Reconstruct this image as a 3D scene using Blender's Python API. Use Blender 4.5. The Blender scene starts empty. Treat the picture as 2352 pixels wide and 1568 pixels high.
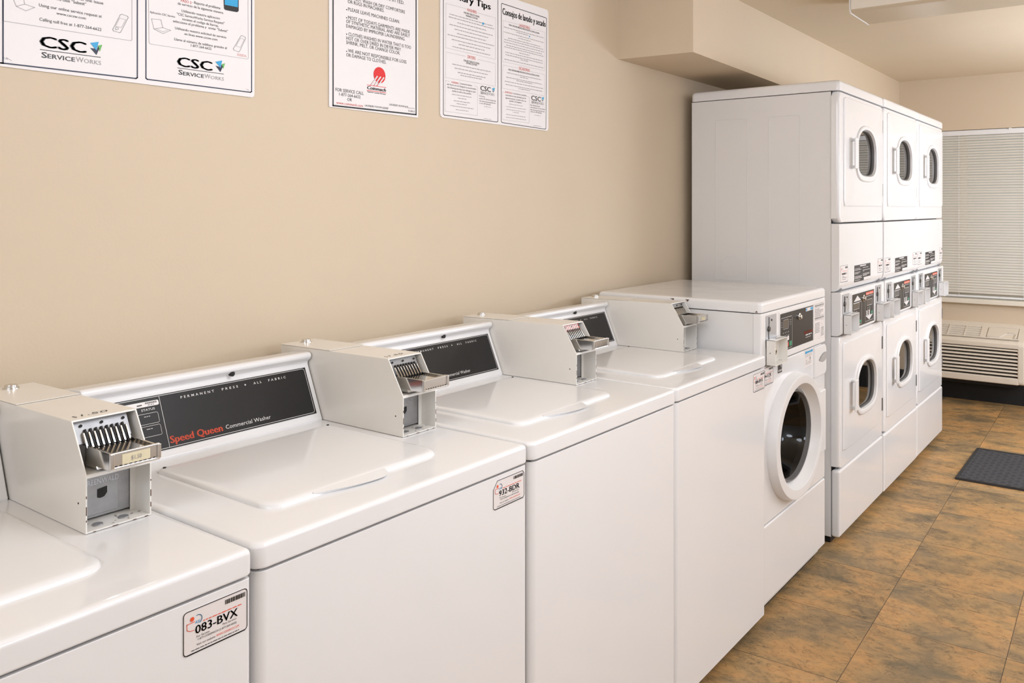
import bpy, bmesh, math, random
from mathutils import Vector, Matrix
scene = bpy.context.scene
COL = scene.collection
rnd = random.Random(7)

# ------------------------------------------------------------ camera
cam_data = bpy.data.cameras.new('camera'); cam = bpy.data.objects.new('camera', cam_data); COL.objects.link(cam)
cam.location = (1.7654, -0.7366, 1.3954)
cam.rotation_euler = (math.radians(90), 0, math.radians(36.081))
cam_data.sensor_width = 36.0
cam_data.lens = 1926.2 / 2352 * 36.0
cam_data.shift_x = (1176 - 1245.3) / 2352
cam_data.shift_y = (480.06 - 784) / 2352
cam_data.clip_start = 0.02
scene.camera = cam

# ------------------------------------------------------------ world, lights, exposure
scene.view_settings.view_transform = 'Standard'
scene.view_settings.look = 'None'
scene.view_settings.gamma = 1
scene.view_settings.use_curve_mapping = False
scene.view_settings.exposure = 0.0
world = bpy.data.worlds.new('world'); scene.world = world; world.use_nodes = True
bg = world.node_tree.nodes['Background']
bg.inputs['Color'].default_value = (0.95, 0.97, 1.0, 1); bg.inputs['Strength'].default_value = 0.3

def area(name, loc, size, power, color=(1, 0.93, 0.84), rot=(0, 0, 0), spread=180):
    d = bpy.data.lights.new(name, 'AREA'); d.shape = 'RECTANGLE'; d.size, d.size_y = size
    d.energy = power; d.color = color; d.spread = math.radians(spread)
    o = bpy.data.objects.new(name, d); o.location = loc; o.rotation_euler = [math.radians(a) for a in rot]
    COL.objects.link(o); return o
def bulb(name, loc, power, color, radius=0.2):
    d = bpy.data.lights.new(name, 'POINT'); d.energy = power; d.color = color; d.shadow_soft_size = radius
    o = bpy.data.objects.new(name, d); o.location = loc; COL.objects.link(o); return o
TUBE = (0.89, 0.97, 1.12)
for x in (2.2, 2.65, 3.1): bulb('far_aisle_lamp_and_fill', (x, 4.2, 1.5), 26, TUBE)
bulb('far_aisle_lamp_and_fill', (2.3, 5.15, 1.6), 22, TUBE)  # extra unseen bulb, added to brighten the far wall and blind
for x in (1.2, 1.7, 2.2): bulb('fill_mid_aisle', (x, 0.6, 2.0), 12, TUBE)  # added fill without a fixture, lifts the washer tops mid-row
for y in (0.6, 1.8): bulb('fill_across_aisle', (3.0, y, 1.7), 14.5, TUBE)  # unseen fill added to brighten the machine fronts
for x in (0.8, 1.3, 1.8): bulb('lamp_by_entrance', (x, -1.7, 1.9), 11, TUBE)

# ------------------------------------------------------------ materials
def srgb(r, g, b):
    f = lambda c: (c / 255 / 12.92) if c / 255 <= 0.04045 else ((c / 255 + 0.055) / 1.055) ** 2.4
    return (f(r), f(g), f(b), 1)
def mat(name, col, rough=0.5, metal=0.0, coat=0.0, spec=0.5, noise=None, bump=None, rnoise=None):
    m = bpy.data.materials.new(name); m.use_nodes = True; nt = m.node_tree; N = nt.nodes; L = nt.links
    b = N['Principled BSDF']; b.inputs['Base Color'].default_value = col if len(col) == 4 else (*col, 1)
    b.inputs['Roughness'].default_value = rough; b.inputs['Metallic'].default_value = metal
    b.inputs['Coat Weight'].default_value = coat; b.inputs['Coat Roughness'].default_value = 0.05; b.inputs['Specular IOR Level'].default_value = spec
    tc = N.new('ShaderNodeTexCoord')
    if noise:   # (scale, amount) brightness mottling
        n = N.new('ShaderNodeTexNoise'); n.inputs['Scale'].default_value = noise[0]; n.inputs['Detail'].default_value = 4
        L.new(tc.outputs['Object'], n.inputs['Vector'])
        mr = N.new('ShaderNodeMapRange'); mr.inputs['To Min'].default_value = 1 - noise[1]; mr.inputs['To Max'].default_value = 1 + noise[1]
        L.new(n.outputs['Fac'], mr.inputs['Value'])
        mx = N.new('ShaderNodeMix'); mx.data_type = 'RGBA'; mx.blend_type = 'MULTIPLY'; mx.inputs[0].default_value = 1
        mx.inputs[6].default_value = b.inputs['Base Color'].default_value
        L.new(mr.outputs['Result'], mx.inputs[7]); L.new(mx.outputs[2], b.inputs['Base Color'])
    if bump:    # (scale, strength, distance)
        n = N.new('ShaderNodeTexNoise'); n.inputs['Scale'].default_value = bump[0]; n.inputs['Detail'].default_value = 3
        L.new(tc.outputs['Object'], n.inputs['Vector'])
        bp = N.new('ShaderNodeBump'); bp.inputs['Strength'].default_value = bump[1]; bp.inputs['Distance'].default_value = bump[2]
        L.new(n.outputs['Fac'], bp.inputs['Height']); L.new(bp.outputs['Normal'], b.inputs['Normal'])
    if rnoise:
        n = N.new('ShaderNodeTexNoise'); n.inputs['Scale'].default_value = rnoise[0]
        L.new(tc.outputs['Object'], n.inputs['Vector'])
        mr = N.new('ShaderNodeMapRange'); mr.inputs['To Min'].default_value = rough - rnoise[1]; mr.inputs['To Max'].default_value = rough + rnoise[1]
        L.new(n.outputs['Fac'], mr.inputs['Value']); L.new(mr.outputs['Result'], b.inputs['Roughness'])
    return m
M = {}
M['enamel'] = mat('white_enamel', (0.84, 0.83, 0.825), 0.14, coat=0.12, spec=0.45, noise=(6, 0.012), bump=(220, 0.01, 0.001), rnoise=(9, 0.03))
M['powder'] = mat('powder_coat', (0.80, 0.785, 0.77), 0.34, coat=0.05, spec=0.4, noise=(6, 0.012), bump=(500, 0.03, 0.0006))
M['cream'] = mat('cream_paint', (0.83, 0.795, 0.735), 0.30, coat=0.2, noise=(14, 0.03), bump=(300, 0.03, 0.0006))
M['plastic'] = mat('white_plastic', (0.82, 0.81, 0.80), 0.3, noise=(8, 0.01))
M['almond'] = mat('almond_plastic', (0.74, 0.66, 0.55), 0.42, noise=(8, 0.02))
M['chrome'] = mat('chrome', (0.72, 0.71, 0.69), 0.12, metal=1, noise=(60, 0.1), bump=(90, 0.06, 0.0006))
M['steel'] = mat('galvanised_steel', (0.36, 0.36, 0.365), 0.5, metal=0.85, noise=(55, 0.18), rnoise=(40, 0.08))
M['grey_plate'] = mat('grey_plate', (0.50, 0.51, 0.53), 0.35, metal=0.6, noise=(30, 0.05))
M['black_metal'] = mat('black_fascia', (0.017, 0.016, 0.016), 0.36, spec=0.32, noise=(90, 0.12))
M['dark'] = mat('dark_gap', (0.012, 0.011, 0.010), 0.7, noise=(40, 0.2))
M['rubber'] = mat('black_rubber', (0.004, 0.004, 0.004), 0.6, noise=(40, 0.2))
M['stamp'] = mat('stamped_grey', (0.30, 0.30, 0.31), 0.5, noise=(60, 0.1))
M['drum'] = mat('drum_metal', (0.10, 0.095, 0.09), 0.35, metal=0.9, noise=(30, 0.2))
M['gasket'] = mat('grey_gasket', (0.16, 0.155, 0.15), 0.45, noise=(30, 0.1))
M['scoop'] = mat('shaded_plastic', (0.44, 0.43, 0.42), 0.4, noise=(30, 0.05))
M['paper'] = mat('sign_white', (0.83, 0.79, 0.775), 0.5, noise=(30, 0.01))
M['label'] = mat('label_white', (0.82, 0.77, 0.75), 0.4, noise=(40, 0.015))
M['aged'] = mat('aged_label', (0.70, 0.62, 0.42), 0.5, noise=(60, 0.12))
M['ink'] = mat('black_ink', (0.013, 0.012, 0.012), 0.5, noise=(80, 0.1))
M['softink'] = mat('grey_black_ink', (0.07, 0.065, 0.06), 0.5, noise=(80, 0.1))
M['greyink'] = mat('grey_ink', (0.33, 0.31, 0.31), 0.5, noise=(80, 0.1))
M['navy'] = mat('navy_ink', (0.012, 0.016, 0.045), 0.5, noise=(80, 0.1))
M['red'] = mat('red_ink', (0.62, 0.06, 0.035), 0.5, noise=(80, 0.05))
M['cred'] = mat('logo_red', (0.72, 0.022, 0.02), 0.5, noise=(80, 0.05))
M['orange'] = mat('orange_red_ink', (0.82, 0.10, 0.035), 0.45, noise=(80, 0.05))
M['blue'] = mat('cyan_ink', (0.03, 0.36, 0.66), 0.5, noise=(80, 0.05))
M['green'] = mat('green_ink', (0.14, 0.44, 0.09), 0.5, noise=(80, 0.05))
M['keygreen'] = mat('green_key', (0.02, 0.30, 0.14), 0.4, noise=(80, 0.05))
M['whiteink'] = mat('white_ink', (0.72, 0.70, 0.68), 0.5, noise=(80, 0.05))
M['lcd'] = mat('display_window', (0.055, 0.05, 0.048), 0.12, noise=(80, 0.1))
M['rust'] = mat('rust', (0.10, 0.04, 0.018), 0.8, noise=(120, 0.4))
M['wall'] = mat('beige_wall_paint', (0.66, 0.54, 0.395), 0.62, spec=0.3, noise=(5, 0.02), bump=(150, 0.12, 0.002))
M['ceiling'] = mat('beige_ceiling_paint', (0.74, 0.63, 0.475), 0.75, spec=0.2, noise=(5, 0.02), bump=(130, 0.12, 0.002))
M['offwhite'] = mat('off_white_paint', (0.70, 0.685, 0.67), 0.65, spec=0.3, noise=(5, 0.02), bump=(150, 0.1, 0.002))
M['trimwhite'] = mat('cream_trim', (0.80, 0.74, 0.63), 0.4, noise=(8, 0.02))
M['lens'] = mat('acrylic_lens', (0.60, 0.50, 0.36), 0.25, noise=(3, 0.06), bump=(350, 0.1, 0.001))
M['lens_side_bright'] = mat('brightened_acrylic', (0.86, 0.79, 0.67), 0.3, noise=(40, 0.03), bump=(350, 0.1, 0.001))  # paler copy of the lens: the lit side's brightness is in the colour
M['fixmetal'] = mat('fixture_metal', (0.80, 0.76, 0.70), 0.4, noise=(12, 0.03))
M['mat'] = mat('grey_mat', (0.046, 0.046, 0.053), 0.75, noise=(60, 0.25))
M['bumper'] = mat('mat_border', (0.018, 0.018, 0.018), 0.7, noise=(60, 0.25))

def glass_mat(name, tint, ior, refl=1.0):
    m = bpy.data.materials.new(name); m.use_nodes = True; nt = m.node_tree; N = nt.nodes; L = nt.links
    N.remove(N['Principled BSDF']); out = N['Material Output']
    tr = N.new('ShaderNodeBsdfTransparent'); tr.inputs['Color'].default_value = (*tint, 1)
    gl = N.new('ShaderNodeBsdfGlossy'); gl.inputs['Roughness'].default_value = 0.02; gl.inputs['Color'].default_value = (refl, refl, refl, 1)
    lw = N.new('ShaderNodeLayerWeight'); lw.inputs['Blend'].default_value = 0.5; f0 = ((ior - 1) / (ior + 1)) ** 2
    pw = N.new('ShaderNodeMath'); pw.operation = 'POWER'; pw.inputs[1].default_value = 5; L.new(lw.outputs['Facing'], pw.inputs[0])
    fr = N.new('ShaderNodeMapRange'); fr.inputs['To Min'].default_value = f0; fr.inputs['To Max'].default_value = 1.0; L.new(pw.outputs[0], fr.inputs['Value'])
    mx = N.new('ShaderNodeMixShader'); L.new(fr.outputs[0], mx.inputs[0]); L.new(tr.outputs[0], mx.inputs[1]); L.new(gl.outputs[0], mx.inputs[2]); L.new(mx.outputs[0], out.inputs[0])
    return m
M['glass'] = glass_mat('door_glass', (0.30, 0.29, 0.28), 1.95)
M['smoked'] = glass_mat('smoked_glass', (0.16, 0.155, 0.155), 1.42)
M['pane'] = glass_mat('window_glass', (0.92, 0.95, 0.93), 1.45)

def slat_mat():
    m = bpy.data.materials.new('blind_slat'); m.use_nodes = True; nt = m.node_tree; N = nt.nodes; L = nt.links
    b = N['Principled BSDF']; b.inputs['Base Color'].default_value = (0.88, 0.83, 0.74, 1); b.inputs['Roughness'].default_value = 0.4
    tl = N.new('ShaderNodeBsdfTranslucent'); tl.inputs['Color'].default_value = (0.85, 0.80, 0.70, 1)
    mx = N.new('ShaderNodeMixShader'); mx.inputs[0].default_value = 0.22
    n = N.new('ShaderNodeTexNoise'); n.inputs['Scale'].default_value = 14
    mr = N.new('ShaderNodeMapRange'); mr.inputs['To Min'].default_value = 0.32; mr.inputs['To Max'].default_value = 0.5
    L.new(n.outputs['Fac'], mr.inputs['Value']); L.new(mr.outputs['Result'], b.inputs['Roughness'])
    L.new(b.outputs[0], mx.inputs[1]); L.new(tl.outputs[0], mx.inputs[2]); L.new(mx.outputs[0], N['Material Output'].inputs[0])
    return m
M['slat'] = slat_mat()

def floor_mat():
    m = bpy.data.materials.new('slate_look_vinyl_tile'); m.use_nodes = True; nt = m.node_tree; N = nt.nodes; L = nt.links
    b = N['Principled BSDF']; tc = N.new('ShaderNodeTexCoord')
    mp = N.new('ShaderNodeMapping'); mp.vector_type = 'TEXTURE'
    mp.inputs['Location'].default_value = (1.0011, 2.2056, 0); mp.inputs['Rotation'].default_value = (0, 0, math.radians(1.34)); mp.inputs['Scale'].default_value = (0.396, 0.424, 1)
    L.new(tc.outputs['Object'], mp.inputs['Vector'])
    sp = N.new('ShaderNodeSeparateXYZ'); L.new(mp.outputs[0], sp.inputs[0])
    def math_(op, a, bb=None):
        n = N.new('ShaderNodeMath'); n.operation = op
        for i, v in enumerate((a, bb)):
            if v is None: continue
            if isinstance(v, (int, float)): n.inputs[i].default_value = v
            else: L.new(v, n.inputs[i])
        return n.outputs[0]
    def edge(o, w):   # 1 near an integer
        f = math_('FRACT', o); d = math_('MINIMUM', f, math_('SUBTRACT', 1.0, f)); return math_('LESS_THAN', d, w)
    gap = math_('MAXIMUM', edge(sp.outputs[0], 0.0024), edge(sp.outputs[1], 0.0026))
    cb = N.new('ShaderNodeCombineXYZ'); L.new(math_('FLOOR', sp.outputs[0]), cb.inputs[0]); L.new(math_('FLOOR', sp.outputs[1]), cb.inputs[1])
    wn = N.new('ShaderNodeTexWhiteNoise'); wn.noise_dimensions = '3D'; L.new(cb.outputs[0], wn.inputs['Vector'])
    off = N.new('ShaderNodeVectorMath'); off.operation = 'SCALE'; off.inputs['Scale'].default_value = 13; L.new(wn.outputs['Color'], off.inputs[0])
    ad = N.new('ShaderNodeVectorMath'); ad.operation = 'ADD'; L.new(tc.outputs['Object'], ad.inputs[0]); L.new(off.outputs[0], ad.inputs[1])
    def noise(sc, stretch, det, rough=0.6, dist=0.0):
        mm = N.new('ShaderNodeMapping'); mm.inputs['Scale'].default_value = stretch; L.new(ad.outputs[0], mm.inputs['Vector'])
        n = N.new('ShaderNodeTexNoise'); n.inputs['Scale'].default_value = sc; n.inputs['Detail'].default_value = det; n.inputs['Roughness'].default_value = rough; n.inputs['Distortion'].default_value = dist
        L.new(mm.outputs[0], n.inputs['Vector']); return n.outputs['Fac']
    def ramp(fac, stops):
        r = N.new('ShaderNodeValToRGB'); e = r.color_ramp.elements
        while len(e) < len(stops): e.new(0.5)
        for el, (p, c) in zip(e, stops): el.position = p; el.color = c
        L.new(fac, r.inputs[0]); return r.outputs[0]
    big = noise(4.6, (0.85, 1.15, 1), 6, 0.66, 0.35)
    base = ramp(big, [(0.28, srgb(104, 94, 74)), (0.40, srgb(136, 114, 82)), (0.50, srgb(170, 137, 92)), (0.60, srgb(190, 145, 92)), (0.74, srgb(178, 148, 106))])
    streak = noise(16, (0.75, 1.2, 1), 9, 0.8, 0.5)
    st = ramp(streak, [(0.34, (0.50, 0.52, 0.54, 1)), (0.47, (0.98, 0.98, 0.98, 1)), (0.66, (1.16, 1.13, 1.06, 1))])
    fine = ramp(noise(34, (0.8, 1.15, 1), 10, 0.88, 1.2), [(0.40, (0.50, 0.50, 0.50, 1)), (0.475, (1, 1, 1, 1)), (0.7, (1.08, 1.08, 1.06, 1))])
    def mul(a, c):
        x = N.new('ShaderNodeMix'); x.data_type = 'RGBA'; x.blend_type = 'MULTIPLY'; x.inputs[0].default_value = 1; L.new(a, x.inputs[6]); L.new(c, x.inputs[7]); return x.outputs[2]
    col = mul(mul(base, st), fine)
    # grey-olive cloudy patches
    gp = N.new('ShaderNodeMix'); gp.data_type = 'RGBA'; gp.inputs[7].default_value = srgb(136, 120, 94)
    L.new(col, gp.inputs[6])
    gm = N.new('ShaderNodeMapRange'); gm.inputs['From Min'].default_value = 0.5; gm.inputs['From Max'].default_value = 0.72; gm.inputs['To Max'].default_value = 0.65
    L.new(noise(3.1, (0.8, 1.3, 1), 4), gm.inputs['Value']); L.new(gm.outputs['Result'], gp.inputs[0])
    tv = N.new('ShaderNodeMapRange'); tv.inputs['To Min'].default_value = 0.9; tv.inputs['To Max'].default_value = 1.1; L.new(wn.outputs['Value'], tv.inputs['Value'])
    tm = N.new('ShaderNodeMix'); tm.data_type = 'RGBA'; tm.blend_type = 'MULTIPLY'; tm.inputs[0].default_value = 1; L.new(gp.outputs[2], tm.inputs[6]); L.new(tv.outputs['Result'], tm.inputs[7])
    fin = N.new('ShaderNodeMix'); fin.data_type = 'RGBA'; fin.inputs[7].default_value = srgb(64, 48, 34); L.new(gap, fin.inputs[0]); L.new(tm.outputs[2], fin.inputs[6])
    L.new(fin.outputs[2], b.inputs['Base Color'])
    b.inputs['Roughness'].default_value = 0.5; b.inputs['Specular IOR Level'].default_value = 0.35
    bp = N.new('ShaderNodeBump'); bp.inputs['Strength'].default_value = 0.25; bp.inputs['Distance'].default_value = 0.002; L.new(streak, bp.inputs['Height']); L.new(bp.outputs[0], b.inputs['Normal'])
    return m
M['floor'] = floor_mat()

# ------------------------------------------------------------ mesh helpers
def finish(name, bm, m, parent=None, smooth=35):
    bmesh.ops.recalc_face_normals(bm, faces=bm.faces) if smooth is not None else None
    me = bpy.data.meshes.new(name); bm.to_mesh(me); bm.free()
    if smooth is not None:
        me.shade_smooth(); me.set_sharp_from_angle(angle=math.radians(smooth))
    me.materials.append(M[m])
    o = bpy.data.objects.new(name, me); COL.objects.link(o)
    if parent is not None: o.parent = parent
    if smooth is not None:      # keeps big flat faces flat beside their rounded edges
        w = o.modifiers.new('weighted_normals', 'WEIGHTED_NORMAL'); w.keep_sharp = True; w.weight = 60
    return o
def new(): return bmesh.new()
def merge(bm, tmp):
    me = bpy.data.meshes.new('tmp'); tmp.to_mesh(me); tmp.free(); bm.from_mesh(me); bpy.data.meshes.remove(me)
def box(bm, x0, x1, y0, y1, z0, z1, bev=0.0, seg=2):
    t = bmesh.new(); bmesh.ops.create_cube(t, size=1)
    for v in t.verts: v.co = (x0 + (v.co.x + .5) * (x1 - x0), y0 + (v.co.y + .5) * (y1 - y0), z0 + (v.co.z + .5) * (z1 - z0))
    if bev: bmesh.ops.bevel(t, geom=t.edges[:], offset=bev, segments=seg, profile=0.5, affect='EDGES', clamp_overlap=True)
    merge(bm, t); return bm
def prism(bm, poly, axis, a0, a1, bev=0.0, seg=2):
    """poly: 2D points. axis 'y': (x,z); 'x': (y,z); 'z': (x,y)"""
    def P(p, a): return {'y': (p[0], a, p[1]), 'x': (a, p[0], p[1]), 'z': (p[0], p[1], a)}[axis]
    t = bmesh.new(); A = [t.verts.new(P(p, a0)) for p in poly]; B = [t.verts.new(P(p, a1)) for p in poly]; n = len(poly)
    t.faces.new(A); t.faces.new(B[::-1])
    for i in range(n): t.faces.new((A[i], B[i], B[(i + 1) % n], A[(i + 1) % n]))
    bmesh.ops.recalc_face_normals(t, faces=t.faces)
    if bev: bmesh.ops.bevel(t, geom=[e for e in t.edges if e.calc_face_angle(0) > 0.35], offset=bev, segments=seg, profile=0.5, affect='EDGES', clamp_overlap=True)
    merge(bm, t); return bm
def loops(bm, Ls, cap0=False, cap1=False):
    R = [[bm.verts.new(p) for p in l] for l in Ls]; n = len(Ls[0])
    for a, b in zip(R[:-1], R[1:]):
        for i in range(n): bm.faces.new((a[i], a[(i + 1) % n], b[(i + 1) % n], b[i]))
    if cap0: bm.faces.new(R[0])
    if cap1: bm.faces.new(R[-1][::-1])
    return bm
def ell(x, cy, cz, ry, rz, n=64): return [(x, cy + ry * math.cos(2 * math.pi * i / n), cz + rz * math.sin(2 * math.pi * i / n)) for i in range(n)]
def cyl(bm, c, r, h, axis='x', n=24, bev=0.0):
    Ls = []
    for a, rr in ([(0, r), (h, r)] if not bev else [(0, r), (h - bev, r), (h - bev * .3, r - bev * .3), (h, r - bev)]):
        l = []
        for i in range(n):
            u, v = rr * math.cos(2 * math.pi * i / n), rr * math.sin(2 * math.pi * i / n)
            l.append({'x': (c[0] + a, c[1] + u, c[2] + v), 'y': (c[0] + u, c[1] + a, c[2] + v), 'z': (c[0] + u, c[1] + v, c[2] + a)}[axis])
        Ls.append(l)
    return loops(bm, Ls, True, True)
def rrect(a0, a1, b0, b1, r, seg=5):
    """rounded rectangle outline, r one radius or four (bl, br, tr, tl)"""
    rs = r if isinstance(r, (tuple, list)) else (r,) * 4; out = []
    for (ca, cb, rr, s) in ((a0 + rs[0], b0 + rs[0], rs[0], 180), (a1 - rs[1], b0 + rs[1], rs[1], 270), (a1 - rs[2], b1 - rs[2], rs[2], 0), (a0 + rs[3], b1 - rs[3], rs[3], 90)):
        for k in range(seg + 1):
            t = math.radians(s + 90 * k / seg); out.append((ca + rr * math.cos(t), cb + rr * math.sin(t)))
    return out
def by_angle(poly, c, n=96):
    """resample an outline by angle about c (star-shaped), keeping corners well sampled"""
    out = []
    for i in range(n):
        t = 2 * math.pi * i / n; d = (math.cos(t), math.sin(t)); best = None
        for k in range(len(poly)):
            p, q = poly[k], poly[(k + 1) % len(poly)]; ex, ey = q[0] - p[0], q[1] - p[1]
            den = d[0] * ey - d[1] * ex
            if abs(den) < 1e-12: continue
            px, py = p[0] - c[0], p[1] - c[1]
            s = (px * ey - py * ex) / den; u = (px * d[1] - py * d[0]) / den
            if s > 0 and -1e-6 <= u <= 1 + 1e-6 and (best is None or s > best): best = s
        out.append((c[0] + d[0] * best, c[1] + d[1] * best))
    return out
def dshape(cy, cz, ry, rz, n=96):
    """arched top, squarer bottom"""
    out = []
    for i in range(n):
        t = 2 * math.pi * i / n; c, s = math.cos(t), math.sin(t); e = 2.25 if s >= 0 else 3.4
        r = (abs(c) ** e + abs(s) ** e) ** (-1 / e); out.append((cy + ry * r * c, cz + rz * r * s))
    return out
def at(x, pts): return [(x, p[0], p[1]) for p in pts]
def tube(bm, pts, r, n=6, closed=False):
    Ls = []; P = [Vector(p) for p in pts]; m = len(P)
    for i in range(m):
        a = P[i - 1] if (i or closed) else P[i]; b = P[(i + 1) % m] if (i < m - 1 or closed) else P[i]
        d = (b - a).normalized(); u = d.orthogonal().normalized() if i == 0 else (u - d * u.dot(d)).normalized(); v = d.cross(u)
        Ls.append([P[i] + r * (math.cos(2 * math.pi * k / n) * u + math.sin(2 * math.pi * k / n) * v) for k in range(n)])
    if closed: Ls.append(Ls[0])
    return loops(bm, Ls, not closed, not closed)

# ------------------------------------------------------------ flat print (lettering, rules, emblems) laid on a plane
_txt = {}
def glyphs(s, style):
    key = (s, style)
    if key in _txt: return _txt[key]
    cu = bpy.data.curves.new('t', 'FONT'); cu.body = s; cu.size = 1; cu.resolution_u = 2; cu.fill_mode = 'FRONT'
    cu.offset = 0.022 if 'B' in style else (0.014 if 'S' in style else (0.011 if 'M' in style else 0.0))
    if 'T' in style: cu.space_character = 1.75; cu.space_word = 1.15
    if 'I' in style: cu.shear = 0.25
    ob = bpy.data.objects.new('t', cu); me = ob.to_mesh()
    vs = [(v.co.x, v.co.y) for v in me.vertices]; fs = [tuple(p.vertices) for p in me.polygons]
    ob.to_mesh_clear(); bpy.data.objects.remove(ob); bpy.data.curves.remove(cu)
    _txt[key] = (vs, fs); return _txt[key]
CAP = max(v[1] for v in glyphs('H', '')[0])
class Flat:
    def __init__(s): s.v = []; s.f = []
    def poly(s, pts):
        b = len(s.v); s.v += list(pts); s.f.append(tuple(range(b, b + len(pts)))); return s
    def rect(s, a0, a1, b0, b1): return s.poly([(a0, b0), (a1, b0), (a1, b1), (a0, b1)])
    def line(s, pts, w, closed=False):
        P = [Vector(p) for p in pts]
        if closed: P = P + [P[0]]
        for p, q in zip(P[:-1], P[1:]):
            d = q - p
            if d.length < 1e-6: continue
            d.normalize(); n = Vector((-d.y, d.x)) * w / 2; e = d * w / 2
            s.poly([tuple(p - n - e), tuple(q - n + e), tuple(q + n + e), tuple(p + n - e)])
        return s
    def disc(s, a, b, r, n=28, rb=None): return s.poly([(a + r * math.cos(2 * math.pi * i / n), b + (rb or r) * math.sin(2 * math.pi * i / n)) for i in range(n)])
    def arc(s, a, b, r, t0, t1, w, n=14): return s.line([(a + r * math.cos(math.radians(t0 + (t1 - t0) * i / n)), b + r * math.sin(math.radians(t0 + (t1 - t0) * i / n))) for i in range(n + 1)], w)
    def text(s, txt, a, b, w, h, style=''):
        """left baseline at (a, b), fitted to width w (or natural when None), cap height h"""
        vs, fs = glyphs(txt, style); x0 = min(v[0] for v in vs); x1 = max(v[0] for v in vs); k = h / CAP
        sx = k if w is None else w / (x1 - x0); base = len(s.v)
        m = 0.032 if 'H' in style else (0.013 if 'h' in style else 0.0); n = len(vs); kk = 1 - 2 * m / (x1 - x0)
        for j, d in enumerate((-m, 0, m) if m else (0,)):        # heavy faces: the stroke thickened sideways
            s.v += [(a + ((x - x0) * kk + d + m) * sx, b + y * k) for x, y in vs]; s.f += [tuple(i + base + j * n for i in f) for f in fs]
        return s
    def greek(s, a, b, w, h):
        """a line of print too small to read: word-length dashes"""
        r = random.Random(int(a * 1e5) + int(b * 1e5)); x = a
        while x < a + w:
            e = min(a + w, x + h * r.uniform(1.2, 4.5)); s.rect(x, e, b + h * .15, b + h * .75); x = e + h * .7
        return s
    def build(s, name, m, parent, mtx, lift=0.0006):
        bm = bmesh.new()
        V = [bm.verts.new(mtx @ Vector((p[0], p[1], lift))) for p in s.v]
        for f in s.f:
            try: bm.faces.new([V[i] for i in f])
            except ValueError: pass
        return finish(name, bm, m, parent, None)
def plane(origin, ua, ub):
    """matrix taking (a, b, lift) to origin + a*ua + b*ub + lift*normal"""
    ua, ub = Vector(ua).normalized(), Vector(ub).normalized(); n = ua.cross(ub)
    return Matrix(((ua.x, ub.x, n.x, origin[0]), (ua.y, ub.y, n.y, origin[1]), (ua.z, ub.z, n.z, origin[2]), (0, 0, 0, 1)))
def fplane(x): return plane((x, 0, 0), (0, 1, 0), (0, 0, 1))     # a face looking along +x: a = y, b = z

# ------------------------------------------------------------ naming
def thing(name, label, cat, loc=(0, 0, 0), group=None):
    o = bpy.data.objects.new(name, None); COL.objects.link(o); o.location = loc; o.empty_display_size = 0.1
    o['label'] = label; o['category'] = cat
    if group: o['group'] = group
    return o
def struct(o, label=None):
    o['kind'] = 'structure'
    if label: o['label'] = label
    return o
def copy_tree(o, parent=None):
    c = o.copy(); COL.objects.link(c); c.parent = parent
    for ch in o.children: copy_tree(ch, c)
    return c

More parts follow.
